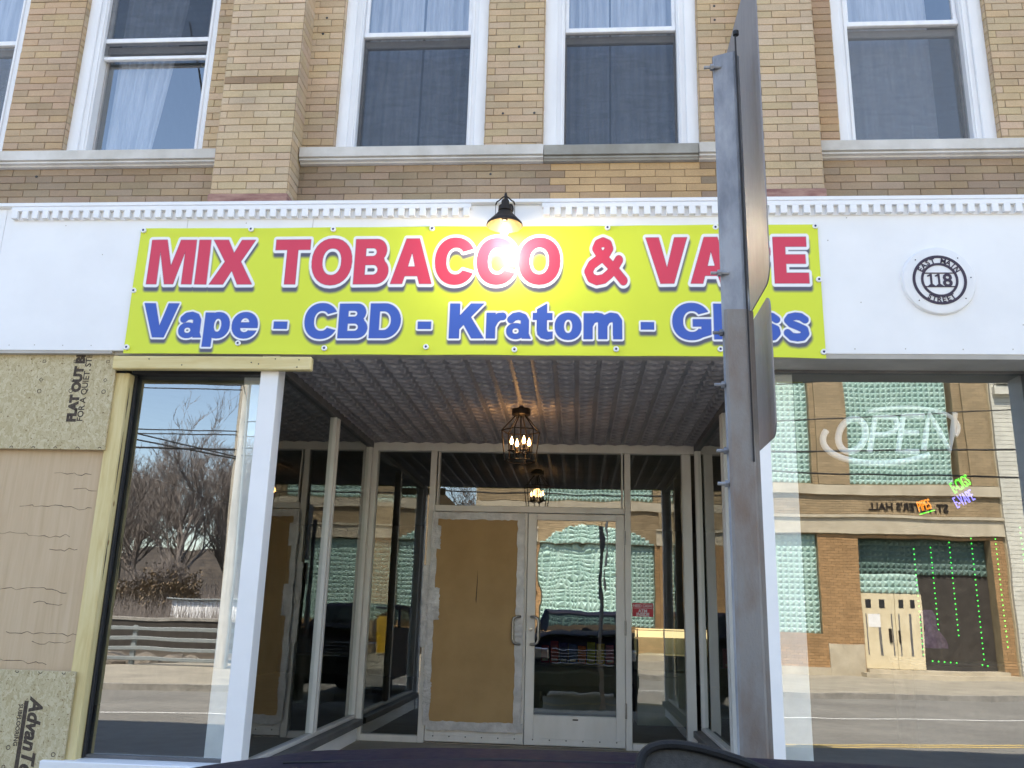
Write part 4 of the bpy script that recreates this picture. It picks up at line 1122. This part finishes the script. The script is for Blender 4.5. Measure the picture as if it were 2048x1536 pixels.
# ================================================================ CAR (nose towards the shop)
car = thing('parked_car', 'dark navy car in front of the shop with a black rimmed mirror on its hood', 'car', (.12, -6.2, 0))
CX = .12
def crown(x, y):
    s = (x-CX)/.9
    z = 1.393-.022*s*s-.055*max(0, -s-.35)**2/.42-.055*max(0, s-.75)**2
    z += .004*math.exp(-((abs(s)-.62)/.04)**2)
    t = (y+5.35)/1.6                                   # 0 at the screen, 1 at the nose
    z += .012*math.sin(PI*min(1, max(0, t)))*.5-.02*max(0, 1-t)*.4
    if t > .86: z -= .20*(t-.86)**1.7*4
    return z
mb = MB(); nx, ny = 44, 30; vs = []; fs = []
for j in range(ny+1):
    y = -5.35+1.68*j/ny
    for i in range(nx+1):
        x = CX-.9+1.8*i/nx
        yy = y-.10*((x-CX)/.9)**2*max(0, (j/ny-.6))
        vs.append((x, yy, crown(x, y)))
for j in range(ny):
    for i in range(nx): a = j*(nx+1)+i; fs.append((a, a+1, a+nx+2, a+nx+1))
mb.add(vs, fs)
mb.build('hood', M['navy'], car, smooth='all')
mb = MB()
body = [(-9.0, .45), (-3.80, .42), (-3.70, .60), (-3.69, .95), (-3.72, 1.20), (-3.80, 1.285), (-5.30, 1.30), (-5.36, 1.33), (-8.7, 1.30), (-9.02, 1.2)]
mb.prism(body, 'x', CX-.895, CX+.895)
mb.build('body', M['navy'], car)
roof_ = [(-5.42, 1.36), (-6.10, 1.93), (-6.30, 1.98), (-8.2, 1.96), (-8.55, 1.85), (-8.9, 1.35)]
mb = MB()
for s in (-1, 1):
    xo = CX+s*.80
    for a, b in (((-5.42, 1.35), (-6.12, 1.70)), ((-7.1, 1.33), (-7.1, 1.72)), ((-8.85, 1.33), (-8.45, 1.69))):
        mb.tube([(CX+s*.86, a[0], a[1]), (CX+s*.72, b[0], b[1])], .04, 6)
mb.prism([(-6.08, 1.68), (-6.10, 1.72), (-6.4, 1.755), (-8.1, 1.75), (-8.5, 1.70), (-8.5, 1.66)], 'x', CX-.74, CX+.74)
mb.build('roof', M['navy'], car)
MB().quad((CX-.80, -5.43, 1.37), (CX+.80, -5.43, 1.37), (CX+.70, -6.09, 1.69), (CX-.70, -6.09, 1.69)).build('windscreen', M['carglass'], car)
for s in (-1, 1):
    MB().quad((CX+s*.86, -5.5, 1.35), (CX+s*.86, -8.75, 1.35), (CX+s*.73, -8.4, 1.67), (CX+s*.73, -6.15, 1.67)).build('side_glass', M['carglass'], car)
    d = MB().bbox(CX+s*.897-.004, CX+s*.897+.004, -7.05, -5.75, .55, 1.31, .003).build('door', M['navy'], car)
    MB().bbox(CX+s*.905-.008, CX+s*.905+.008, -6.95, -6.78, 1.15, 1.185, .004).build('handle', M['chrome'], d)
    MB().bbox(min(CX+s*.55, CX+s*.86), max(CX+s*.55, CX+s*.86), -3.70, -3.655, .92, 1.10, .02).build('headlight', M['lampglass'], car)
    for y in (-4.55, -8.0):
        w = MB(); w.lathe([(.20, -.11), (.30, -.115), (.36, -.09), (.375, 0), (.36, .09), (.30, .115), (.20, .11)], (CX+s*.80, y, .375), 28, 'x'); w = w.build('wheel', M['tyre'], car, smooth=True)
        MB().lathe([(.0001, .08*s), (.06, .09*s), (.19, .07*s), (.205, .10*s)], (CX+s*.80, y, .375), 20, 'x').build('rim', M['chrome'], w)
mb = MB(); mb.bbox(CX-.52, CX+.52, -3.69, -3.66, .82, 1.13, .01)
g = mb.build('grille', M['carblack'], car)
mb = MB()
for k in range(5): mb.bbox(CX-.50, CX+.50, -3.658, -3.648, .86+.055*k, .875+.055*k, .003)
mb.build('grille_bar', M['chrome'], g)
MB().bbox(CX-.9, CX+.9, -3.76, -3.62, .50, .74, .03).build('bumper', M['carblack'], car)
# mirror standing on the hood: black rim, dull grey face
def mirror():
    c = Vector((.192, -4.20, 1.379)); ex = Vector((math.cos(R(-14)), 0, math.sin(R(-14)))); ez = Vector((-.02, .35, .94)).normalized()
    pts = []
    for k in range(40):
        a = 2*PI*k/40
        e = 2/2.5
        x = .112*math.copysign(abs(math.cos(a))**e, math.cos(a)); z = .055*math.copysign(abs(math.sin(a))**e, math.sin(a))
        pts.append(c+ex*x+ez*z)
    o = MB(); nrm = ex.cross(ez)
    if nrm.y > 0: nrm = -nrm
    back = [c+(p-c)*.82-nrm*.045 for p in pts]; back2 = [c+(p-c)*.45-nrm*.07 for p in pts]
    o.add(pts+back+back2, [(k, (k+1) % 40, 40+(k+1) % 40, 40+k) for k in range(40)]+[(40+k, 40+(k+1) % 40, 80+(k+1) % 40, 80+k) for k in range(40)]+[tuple(80+k for k in range(40))])
    o.tube([c-nrm*.03-ez*.03, c-nrm*.03-ez*.10], .012, 8)
    mo = o.build('mirror', M['carblack'], car, smooth=True)
    MB().tube(pts, .0062, 8, True).build('rim', M['carblack'], mo, smooth=True)
    f = MB(); f.add([tuple(c+(p-c)*.97-nrm*.004) for p in pts], [tuple(range(40))]); f.build('mirror_face', M['mirgrey'], mo)
mirror()
MB().tube([(CX-.55, -4.08, crown(CX-.55, -4.08)), (CX-.25, -4.055, crown(CX-.25, -4.055)), (CX+.0, -4.05, crown(CX, -4.05)), (CX+.3, -4.06, crown(CX+.3, -4.06)), (CX+.6, -4.08, crown(CX+.6, -4.08))], .0025, 5).build('hood_crease', M['carblack'], car)

# ================================================================ STREET
def flat(name, pts, z, mat, zz=None):
    m_ = MB(); m_.add([(p[0], p[1], z) for p in pts], [tuple(range(len(pts)))]); return struct(m_.build(name, mat))
SL = -.235
def rl(x, y0): return y0+SL*x
flat('ground', [(-400, -400), (400, -400), (400, 60), (-400, 60)], -.02, M['earth'])
flat('road', [(-42, -3.2), (80, -3.2), (80, rl(80, -13.9)), (-42, rl(-42, -13.9))], 0, M['asphalt'])
mk = MB()
for y0, w in ((-6.20, .10), (-6.42, .10)): mk.add([(-1, rl(-1, y0), .004), (60, rl(60, y0), .004), (60, rl(60, y0-w), .004), (-1, rl(-1, y0-w), .004)], [(0, 1, 2, 3)])
struct(mk.build('road_centre_line', M['liney']))
mk = MB(); y0, w = -9.75, .11
mk.add([(-28, rl(-28, y0), .004), (60, rl(60, y0), .004), (60, rl(60, y0-w), .004), (-28, rl(-28, y0-w), .004)], [(0, 1, 2, 3)])
struct(mk.build('road_edge_line', M['linew']))
struct(MB().box(-42, 80, -3.05, .1, .0, .2).build('near_pavement', M['concrete']))
struct(MB().bbox(-42, 80, -3.2, -3.052, 0, .197, .015).build('near_kerb', M['kerb']))
fp = MB(); fp.prism([(-42, rl(-42, -14.05)), (-42, rl(-42, -14.05)-4.6), (-12.5, -16.2), (-9, -23.5), (34, -40), (60, -40), (60, rl(60, -14.05)), ][::-1], 'z', -.01, .115)
struct(fp.build('far_pavement', M['concrete']))
fk = MB(); fk.prism([(-42, rl(-42, -13.9)), (60, rl(60, -13.9)), (60, rl(60, -14.049)), (-42, rl(-42, -14.049))], 'z', -.01, .12); struct(fk.build('far_kerb', M['kerb']))
# hillside across the river
mb = MB(); nx, ny = 60, 24; vs = []; fs = []
for j in range(ny+1):
    y = -30-60*j/ny
    for i in range(nx+1):
        x = -110+150*i/nx
        t = max(0, (-y-33)/57)
        vs.append((x, y, -.3+7.5*t**1.1*(1+.25*noise.noise((x*.05, y*.05, 0)))+.5*noise.noise((x*.2, y*.2, 5))))
for j in range(ny):
    for i in range(nx): a = j*(nx+1)+i; fs.append((a, a+1, a+nx+2, a+nx+1))
mb.add(vs, fs); struct(mb.build('hillside', M['woodfloor'], smooth='all'))

# ================================================================ HALL across the street
HY = -23.0
hall = thing('brick_hall', 'tan brick hall across the street with teal studded panels and a cream double door', 'building', (5, HY, 0))
HOLES = [(-1.5, 2.95, 1.30, 4.38), (-1.5, 2.95, 6.02, 10.4), (4.4, 7.62, 1.30, 4.38), (4.4, 7.62, 6.02, 10.4), (8.90, 12.95, .0, 4.30), (8.78, 12.25, 6.02, 10.4)]
def hall_tone(rnd, x, z):
    b = np.array((.36, .27, .165))*(.86+.28*rnd.random())
    if z < 4.4: b = np.array((.41, .25, .125))*(.82+.3*rnd.random())
    return tuple(b)
mb = MB(); fh = lambda u, v, d: (u, HY+d, v)
bricks(mb, fh, -3.9, 13.35, .1, 11.6, HOLES+[(-4, -1.55, 4.40, 4.95), (3.0, 14, 4.40, 4.95)], L=.24, C=.082, J=.011, dep=.015, tone=hall_tone, seed=9)
hw = mb.build('wall', M['brick'], hall, attr=True)
mb = MB()
for a, b, c, d in grid_minus(-3.95, 13.4, 0, 11.7, HOLES): mb.quad((a, HY, c), (b, HY, c), (b, HY, d), (a, HY, d))
for a, b, c, d in HOLES:
    for x in (a, b): mb.quad((x, HY, c), (x, HY-.5, c), (x, HY-.5, d), (x, HY, d))
    mb.quad((a, HY, c), (b, HY, c), (b, HY-.5, c), (a, HY-.5, c)); mb.quad((a, HY, d), (b, HY, d), (b, HY-.5, d), (a, HY-.5, d)); mb.quad((a, HY-.5, c), (b, HY-.5, c), (b, HY-.5, d), (a, HY-.5, d))
mb.build('mortar', M['hallmortar'] if 'hallmortar' in M else M['hallstone'], hw)
mb = MB()
for a, b, c, d in ((-3.9, -1.55, 1.2, 4.39), (3.0, 4.35, 1.2, 4.39), (-3.9, -1.55, 5.0, 5.65), (3.0, 4.35, 5.0, 5.65), (-3.9, -1.55, 5.99, 11.6), (3.0, 4.35, 5.99, 11.6), (7.66, 8.75, 5.99, 11.6), (12.4, 13.38, 5.99, 11.6)):
    pm = MB(); bricks(pm, fh, a+.12, b-.12, c, d, L=.24, C=.082, J=.011, dep=.11, tone=hall_tone, seed=int(a*7+c), vbase=.1)
    pm = pm.build('pier', M['brick'], hall, attr=True)
    MB().box(a+.124, b-.124, HY+.02, HY+.104, c+.004, d-.004).build('mortar', M['hallmortar'], pm)
mb = MB()
for a, b in ((-3.95, -1.56), (3.01, 13.4)): mb.box(a, b, HY+.001, HY+.10, 4.40, 4.96); mb.box(a, b, HY+.101, HY+.17, 4.90, 4.99)
mb.box(-3.95, 13.4, HY+.021, HY+.12, 5.66, 5.98); mb.box(7.75, 8.85, HY+.022, HY+.10, .1, 1.05); mb.box(-3.95, 8.85, HY+.022, HY+.08, .1, .35)
mb.build('string_course', M['hallstone'], hall)
mb = MB(); mb.box(-4.0, 13.45, -33, HY-.02, 11.6, 11.9); mb.box(-4.0, -3.96, -33, HY-.02, 0, 11.6); mb.box(13.41, 13.45, -33, HY-.02, 0, 11.6); mb.box(-4.05, 13.5, HY-.02, HY+.25, 11.62, 12.0)
mb.build('roof', M['hallstone'], hall)
def studs(x0, x1, z0, z1, y, cell=.172, h=.10):
    mb = MB(); nx, nz = max(1, round((x1-x0)/cell)), max(1, round((z1-z0)/cell)); cw, chh = (x1-x0)/nx, (z1-z0)/nz
    rnd = random.Random(int(x0*10))
    for i in range(nx):
        for j in range(nz):
            a, b, c, d = x0+i*cw, x0+(i+1)*cw, z0+j*chh, z0+(j+1)*chh
            g = .008; k = h*rnd.uniform(.85, 1.1)
            mb.add([(a+g, y, c+g), (b-g, y, c+g), (b-g, y, d-g), (a+g, y, d-g), ((a+b)/2, y+k, (c+d)/2)], [(0, 1, 4), (1, 2, 4), (2, 3, 4), (3, 0, 4)])
            mb.add([(a, y, c), (b, y, c), (b, y, d), (a, y, d), (a+g, y-.0, c+g), (b-g, y, c+g), (b-g, y, d-g), (a+g, y, d-g)], [(0, 1, 5, 4), (1, 2, 6, 5), (2, 3, 7, 6), (3, 0, 4, 7)])
    return mb
for a, b, c, d in ((-1.48, 2.93, 1.32, 4.36), (-1.48, 2.93, 6.04, 10.38), (4.42, 7.60, 1.32, 4.36), (4.42, 7.60, 6.04, 10.38), (8.80, 12.1, 6.04, 10.38)):
    studs(a, b, c, d, HY-.16).build('studded_panel', M['teal'], hall)
def arch_studs(x0, x1, z0, rise, y, cell=.172, h=.10):
    mb = MB(); n = round((x1-x0)/cell); cw = (x1-x0)/n; c0 = (x0+x1)/2
    top = lambda x: z0+rise*(1-((x-c0)/((x1-x0)/2))**2)
    for i in range(n):
        a, b = x0+i*cw, x0+(i+1)*cw; z = z0
        while z < top((a+b)/2)-.02:
            d = min(z+cell, top((a+b)/2))
            mb.add([(a, y, z), (b, y, z), (b, y, d), (a, y, d), ((a+b)/2, y+h, (z+d)/2)], [(0, 1, 4), (1, 2, 4), (2, 3, 4), (3, 0, 4)]); z += cell
    return mb
arch_studs(-1.48, 2.93, 4.385, .72, HY+.025).build('studded_panel', M['teal'], hall)
studs(8.92, 10.7, 2.62, 3.20, HY-.16).build('studded_panel', M['teal'], hall)
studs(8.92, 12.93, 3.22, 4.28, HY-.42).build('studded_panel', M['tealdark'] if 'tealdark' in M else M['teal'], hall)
MB().quad((10.75, HY-.45, .1), (12.93, HY-.45, .1), (12.93, HY-.45, 3.2), (10.75, HY-.45, 3.2)).build('dark_entry', M['darkwall'], hall)  # sheet coloured near black for the shade inside the open entry
def halldoor(x0, x1):
    f = MB(); f.bbox(x0, x1, HY-.2, HY-.14, .35, 2.60, .01)
    d = f.build('door', M['beigedoor'], hall)
    w = (x1-x0)
    for k in (.13, .55):
        MB().bbox(x0+w*k, x0+w*(k+.17), HY-.139, HY-.135, 2.15, 2.42, .003).build('pane', M['black'], d)
    g = MB()
    for k in (.1, .48, .52, .88): g.box(x0+w*k, x0+w*k+.035, HY-.1385, HY-.134, .75, 1.98)
    g.build('groove_shade', M['trimshadow'] if 'trimshadow' in M else M['darkalu'], d)  # dark bars on the door face stand in for shade in panel grooves
halldoor(8.93, 9.92); hd = halldoor(9.93, 10.75)
mb = MB(); mb.box(9.70, 9.78, HY-.138, HY-.10, 1.15, 1.55); mb.box(9.98, 10.03, HY-.138, HY-.10, 1.15, 1.5); mb.build('door_pull', M['bronze'], hall)
MB().box(9.10, 9.48, HY-.1335, HY-.131, 1.58, 1.97).build('notice', M['paper'], hall)
mb = MB(); mb.box(8.7, 13.2, HY-.1, HY+.6, .11, .24); mb.box(8.9, 13.0, HY-.45, HY+.25, .241, .34); mb.build('step', M['hallstone'], hall)
mb = MB(); mb.text("ST. PETER'S HALL", facing(10.55, HY+.03, 5.16, 0, True), .36, .008, .02, sx=.92)
mb.build('lettering', M['bronze'], hall)
# wing on the left with the same teal panels, pale building on the right
wing = thing('brick_wing', 'low tan brick wing with teal studded panels left of the hall', 'building', (-7.2, HY, 0))
mb = MB(); mb.box(-8.5, -5.75, -30, HY-.2, 0, 6.6); mb.box(-8.5, -8.2, HY-.2, HY, 0, 6.6); mb.box(-6.0, -5.75, HY-.2, HY, 0, 6.6); mb.box(-8.2, -6.0, HY-.2, HY, 0, 1.3); mb.box(-8.2, -6.0, HY-.2, HY, 4.4, 5.85)
mb.build('wall', M['hallplain'] if 'hallplain' in M else M['hallstone'], wing)
studs(-8.18, -6.02, 1.32, 4.38, HY-.17).build('studded_panel', M['teal'], wing); studs(-8.18, -6.02, 5.87, 6.58, HY-.17).build('studded_panel', M['teal'], wing)
pb = thing('pale_building', 'pale painted brick building right of the hall across the street', 'building', (18, -23.000, 0))
mb = MB()
for k in range(70): mb.box(13.44, 24, -23.000, -22.900, .1+k*.14, .1+k*.14+.128)
mb.box(13.46, 24, -34, -22.930, 0, 9.95); mb.box(13.5, 24.1, -23.100, -22.700, 9.0, 9.25); mb.box(13.55, 24.1, -23.050, -22.650, 9.3, 10.0)
mb.build('wall', M['palebrick'], pb)
for x in (15.0, 17.6, 20.2):
    w = MB().box(x-.08, x+1.28, -22.900, -22.840, 4.9, 7.6).build('window', M['trim'], pb); MB().quad((x, -22.835, 5), (x+1.2, -22.835, 5), (x+1.2, -22.835, 7.5), (x, -22.835, 7.5)).build('pane', M['roomdark'], w)

# ================================================================ POLES, WIRES, GUARDRAIL
up = thing('utility_pole', 'weathered wooden utility pole across the street', 'utility pole', (-9.05, -17.1, .11))
MB().tube([(-9.0, -17.1, .1), (-9.1, -17.1, 4), (-9.2, -17.1, 11)], [.17, .155, .12], 12).build('pole', M['poleWood'], up, smooth=True)
mb = MB(); mb.tube([(-8.86, -17.0, .1), (-8.92, -17.0, 4), (-9.05, -17.0, 8)], .03, 6); mb.build('conduit', M['railgalv'], up)
MB().bbox(-10.3, -8.1, -17.15, -17.0, 10.2, 10.32, .01).build('crossarm', M['poleWood'], up)
MB().lathe([(.0001, 0), (.2, 0), (.2, .75), (.0001, .8)], (-9.2, -16.7, 8.9), 16).build('transformer', M['railgalv'], up)
def wire(a, b, sag, label, r=.016):
    a, b = Vector(a), Vector(b); n = 24
    o = MB().tube([tuple(a.lerp(b, i/n)-Vector((0, 0, sag*4*(i/n)*(1-i/n)))) for i in range(n+1)], r, 4).build('overhead_wire', M['wire'], None, org=tuple(a))
    tag(o, label, 'cable', 'overhead wires reflected in the glass')
P0 = (-9.1, -17.0)
wire((*P0, 7.55), (-40, -12, 7.6), .25, 'upper of the near level pair of wires reflected in the left window')
wire((*P0, 7.42), (-40, -12, 7.3), .25, 'lower of the near level pair of wires reflected in the left window')
wire((*P0, 6.25), (-40, -13, 6.5), .15, 'upper wire of the middle pair at the reflected pole')
wire((*P0, 6.15), (-40, -13, 6.2), .15, 'lower wire of the middle pair at the reflected pole')
wire((*P0, 5.75), (-40, -14, 5.85), .10, 'thick cable above the reflected tree tops', .028)
wire((*P0, 5.55), (-24, -9, 9.2), .35, 'steep upper service wire rising leftward in the left window', .018)
wire((*P0, 5.5), (-24, -9, 8.6), .40, 'steep lower service wire rising leftward in the left window', .022)
wire((*P0, 7.3), (-6.5, -6, 11), .1, 'service wire rising to the top of the left window reflection')
wire((*P0, 6.5), (30, -13, 9.6), .3, 'rising wire reflected across the teal panels')
wire((*P0, 6.1), (30, -15, 8.2), .3, 'lower rising wire reflected across the teal panels')
wire((*P0, 5.8), (40, -17, 6.9), .2, 'level cable reflected across the OPEN sign', .022)
wire((*P0, 5.6), (40, -18, 5.6), .2, 'lowest cable reflected under the OPEN sign', .022)
gr = thing('guard_rail', 'four bar galvanised guard rail along the far pavement', 'railing', (-12, -17.6, .1))
for k in range(4):
    z = .22+.255*k
    MB().bbox(-34, -8.9, -17.66, -17.60, z, z+.10, .012).build('rail', M['railgalv'], gr)
for x in (-9.3, -11.7, -14.1, -16.5, -18.9, -21.3, -23.7): MB().bbox(x-.06, x+.06, -17.75, -17.662, .1, 1.12, .01).build('post', M['railgalv'], gr)
rk = []
rnd = random.Random(3)
def rock(x, y, s):
    bm = bmesh.new(); bmesh.ops.create_icosphere(bm, subdivisions=2, radius=s)
    for v in bm.verts:
        v.co *= 1+.35*noise.noise(v.co*1.6/s+Vector((x, y, 0))); v.co.z *= .6
    mb = MB(); mb.frombm(bm, Matrix.Translation((x, y, .05))); return mb
for k in range(14):
    o = rock(-9.5-k*.75+rnd.uniform(-.3, .3), -18.6-rnd.uniform(0, 2.2), rnd.uniform(.28, .55)).build('boulder', M['rock'], None)
    tag(o, 'grey brown boulder behind the reflected guard rail', 'rock', 'boulders behind the guard rail')
rw = thing('retaining_wall', 'long dark timber retaining wall behind the reflected guard rail', 'wall', (-20, -30, 0))
MB().box(-70, -4.5, -30.4, -30, -.2, 1.05).build('timber_face', M['darkwall'], rw)
MB().bbox(-70, -4.5, -30.5, -29.95, 1.051, 1.2, .02).build('coping', M['kerb'], rw)
sh = thing('white_shed', 'long white metal shed above the dark retaining wall', 'shed', (-17, -36, 1.0))
mb = MB(); mb.box(-19.2, -13.5, -38, -36, .4, 1.98)
for k in range(26): mb.box(-19.2+k*.22, -19.2+k*.22+.05, -35.99, -35.96, .4, 1.98)
mb.build('wall', M['white'], sh); MB().bbox(-19.4, -13.3, -38.2, -35.8, 1.981, 2.06, .02).build('roof', M['railgalv'], sh)
yl = thing('yellow_dumpster', 'yellow steel dumpster standing before the low brick wing', 'dumpster', (-6.6, -21.6, 0))
mb = MB(); mb.prism([(-22.6, .2), (-20.8, .2), (-20.6, 1.5), (-22.6, 1.7)], 'x', -7.15, -6.05); mb.build('bin', M['yellowpaint'], yl)
MB().bbox(-7.2, -6.0, -22.65, -20.55, 1.72, 1.78, .01).build('lid', M['black'], yl)

# ================================================================ BARE TREES on the hillside
def tree(x, y, z, h, seed, label, leafy=False, spread=1.):
    rnd = random.Random(seed); root = thing('bare_tree', label, 'tree', (x, y, z), 'bare trees on the hillside')
    tr_, cr = MB(), MB()
    def grow(p, d, L, r, lvl):
        n = 4 if lvl < 2 else 3
        pts = [p.copy()]; q = p.copy(); dd = d.copy()
        for i in range(n):
            dd = (dd+Vector((rnd.uniform(-.16, .16), rnd.uniform(-.16, .16), rnd.uniform(-.02, .12)))).normalized()
            q = q+dd*(L/n); pts.append(q.copy())
        rs = [r*(1-.55*i/n) for i in range(n+1)]
        (tr_ if lvl == 0 else cr).tube([tuple(t) for t in pts], rs, 6 if lvl == 0 else (4 if lvl < 3 else 3), caps=False)
        if lvl >= 5 or L < .28: return
        k = {0: 10, 1: 6, 2: 5, 3: 5, 4: 2}[lvl]
        for i in range(k):
            t = rnd.uniform(.2, 1.0) if lvl else .25+.75*i/(k-1)
            s = min(n-1, int(t*n)); o = pts[s].lerp(pts[s+1], t*n-s)
            ax = Vector((rnd.uniform(-1, 1), rnd.uniform(-1, 1), 0)).normalized()
            ang = rnd.uniform(.35, .85)*spread
            nd = (dd*math.cos(ang)+ax*math.sin(ang)+Vector((0, 0, .18))).normalized()
            grow(o, nd, L*rnd.uniform(.48, .68), max(.0115, rs[s]*.55), lvl+1)
    grow(Vector((x, y, z-.2)), Vector((rnd.uniform(-.05, .05), 0, 1)), h*.52, h*.017, 0)
    tr_.build('trunk', M['bark'], root, smooth=True); cr.build('crown', M['bark'], root)
    if leafy:
        lf = MB()
        for k in range(2200):
            a, b = rnd.uniform(0, 2*PI), rnd.gauss(0, .34)
            rr = h*.36*math.sqrt(rnd.random())
            c = Vector((x+rr*math.cos(a), y+rr*math.sin(a)*.7, z+h*(.42+.5*(b*.6))+.35*noise.noise((rr*math.cos(a), rr*math.sin(a), b*4))))
            u = Vector((rnd.uniform(-1, 1), rnd.uniform(-1, 1), rnd.uniform(-1, 1))).normalized()*.055; w = u.orthogonal().normalized()*.045
            lf.add([c-u-w, c+u-w, c+u+w, c-u+w], [(0, 1, 2, 3)])
        lf.build('leaves', M['oakleaf'], root)
    return root
trees = [(-24.6, -58, 2.8, 11.0, 41, 'bare tree on the upper bank just behind the tallest one', False, 1.15), (-31.8, -56, 2.6, 11.2, 42, 'bare tree on the upper bank toward the boards', False, 1.15), (-19.8, -56, 2.6, 10.2, 43, 'bare tree on the upper bank toward the pole', False, 1.15), (-27.0, -48, 1.6, 10.6, 31, 'wide bare tree between the tallest one and the boards', False, 1.15), (-22.0, -50, 1.8, 10.8, 32, 'bare tree between the tallest one and the pole', False, 1.1), (-30.5, -52, 2.0, 10.0, 33, 'bare tree high on the bank toward the plywood side', False, 1.1), (-33.5, -60, 3.0, 10.5, 34, 'bare tree on the hill crest toward the plywood side', False, 1.1), (-25.0, -64, 3.5, 10, 35, 'bare tree on the hill crest behind the tallest one', False, 1.1), (-28.8, -66, 3.7, 9.5, 36, 'second bare tree along the hill crest', False, 1.1), (-21.6, -62, 3.3, 8.5, 37, 'hill crest bare tree beside the reflected pole', False, 1.1), (-23.0, -44, .9, 11.8, 1, 'tallest bare tree over the middle of the left window reflection', False, 1.0), (-28.6, -43, .8, 9.6, 2, 'bare tree at the boarded side of the left window reflection', False, 1.1),
         (-20.6, -46, 1.2, 9.8, 3, 'bare tree reflected beside the utility pole', False, .95), (-31.5, -48, 1.3, 9.0, 5, 'low bare tree furthest toward the plywood', False, 1.1),
         (-20.7, -39, .6, 4.3, 7, 'short leafy oak with dry orange leaves under the tallest tree', True, 1.2), (-23.4, -40, .5, 3.6, 8, 'short dry leaved oak nearest the boards', True, 1.2),
         (-26.8, -54, 2.5, 9.8, 9, 'far bare tree behind the tallest one', False, 1.0), (-17.5, -50, 1.8, 9.2, 12, 'bare tree hidden behind the utility pole', False, 1.0),
         (-5.0, -34, .1, 9.5, 14, 'bare tree in the gap between the hall and its wing', False, 1.0)]
for t in trees: tree(*t)
# brush on the bank
rnd = random.Random(21); mb = MB()
for k in range(16000):
    x, y = rnd.uniform(-44, -12), rnd.uniform(-48, -31.5)
    z = .1+max(0, (-y-33)/57)*7; h = rnd.uniform(.5, 1.9)
    dx, dy = rnd.uniform(-.5, .5), rnd.uniform(-.4, .4)
    mb.add([(x, y, z), (x+.04, y, z), (x+dx+.01, y+dy, z+h)], [(0, 1, 2)])
o = mb.build('undergrowth', M['bark']); o['kind'] = 'stuff'

# ================================================================ LIGHT
w = bpy.data.worlds.new('World'); SC.world = w; w.use_nodes = True
nt = w.node_tree; nt.nodes.clear()
sky = N(nt, 'ShaderNodeTexSky', sky_type='NISHITA'); sky.sun_disc = False
EL, AZ = 58, 14                    # sun height; swing from +Y (behind the shop) towards -X
sky.sun_elevation = R(EL); sky.sun_rotation = R(-AZ); sky.air_density = 1.0; sky.dust_density = .6; sky.ozone_density = 1.6
bg = N(nt, 'ShaderNodeBackground'); bg.inputs[1].default_value = .13
wo = N(nt, 'ShaderNodeOutputWorld'); nt.links.new(sky.outputs[0], bg.inputs[0]); nt.links.new(bg.outputs[0], wo.inputs[0])
sl = bpy.data.lights.new('sun', 'SUN'); sl.energy = 4.2; sl.angle = R(.53); sl.color = (1, .955, .88)
so = bpy.data.objects.new('sun', sl); COL.objects.link(so)
d = Vector((-math.sin(R(AZ))*math.cos(R(EL)), math.cos(R(AZ))*math.cos(R(EL)), math.sin(R(EL))))
so.rotation_euler = d.to_track_quat('Z', 'Y').to_euler()
def point(name, loc, e, c, r):
    l = bpy.data.lights.new(name, 'POINT'); l.energy = e; l.color = c; l.shadow_soft_size = r
    o = bpy.data.objects.new(name, l); COL.objects.link(o); o.location = loc; return o
point('lamp_light', (lx, ly+.02, 3.955), 1.7, (1, .90, .72), .03)
point('chandelier_light', (cx, cy, 2.97), .4, (1, .55, .22), .05)

# ================================================================ CAMERA
def camera():
    p, y, r, f = .257967895, .0779707738, .0272901023, 1758.5
    B = Matrix(((1, 0, 0), (0, 0, -1), (0, 1, 0)))
    Ry = Matrix(((math.cos(y), 0, math.sin(y)), (0, 1, 0), (-math.sin(y), 0, math.cos(y))))
    Rp = Matrix(((1, 0, 0), (0, math.cos(p), math.sin(p)), (0, -math.sin(p), math.cos(p))))
    Rr = Matrix(((math.cos(r), -math.sin(r), 0), (math.sin(r), math.cos(r), 0), (0, 0, 1)))
    m = (Rr @ Rp @ Ry @ B).transposed()          # columns: image right, image down, forward
    m = Matrix((m.col[0], -m.col[1], -m.col[2])).transposed().to_4x4()
    c = bpy.data.cameras.new('camera'); c.sensor_width = 36; c.lens = f*36/2048; c.clip_start = .02; c.clip_end = 2000
    o = bpy.data.objects.new('camera', c); COL.objects.link(o)
    o.matrix_world = Matrix.Translation((0, -5.45, 1.6)) @ m
    SC.camera = o
camera()
SC.view_settings.view_transform = 'Standard'; SC.view_settings.look = 'None'; SC.view_settings.exposure = 2.1
SC.view_settings.use_white_balance = True; SC.view_settings.white_balance_temperature = 7250; SC.view_settings.white_balance_tint = 12; SC.view_settings.gamma = 1
SC.render.engine = 'CYCLES'
SC.cycles.use_denoising = True
SC.cycles.max_bounces = 10; SC.cycles.glossy_bounces = 5; SC.cycles.transparent_max_bounces = 16; SC.cycles.diffuse_bounces = 5
SC.cycles.sample_clamp_indirect = 8
SC.cycles.caustics_reflective = True; SC.cycles.caustics_refractive = False
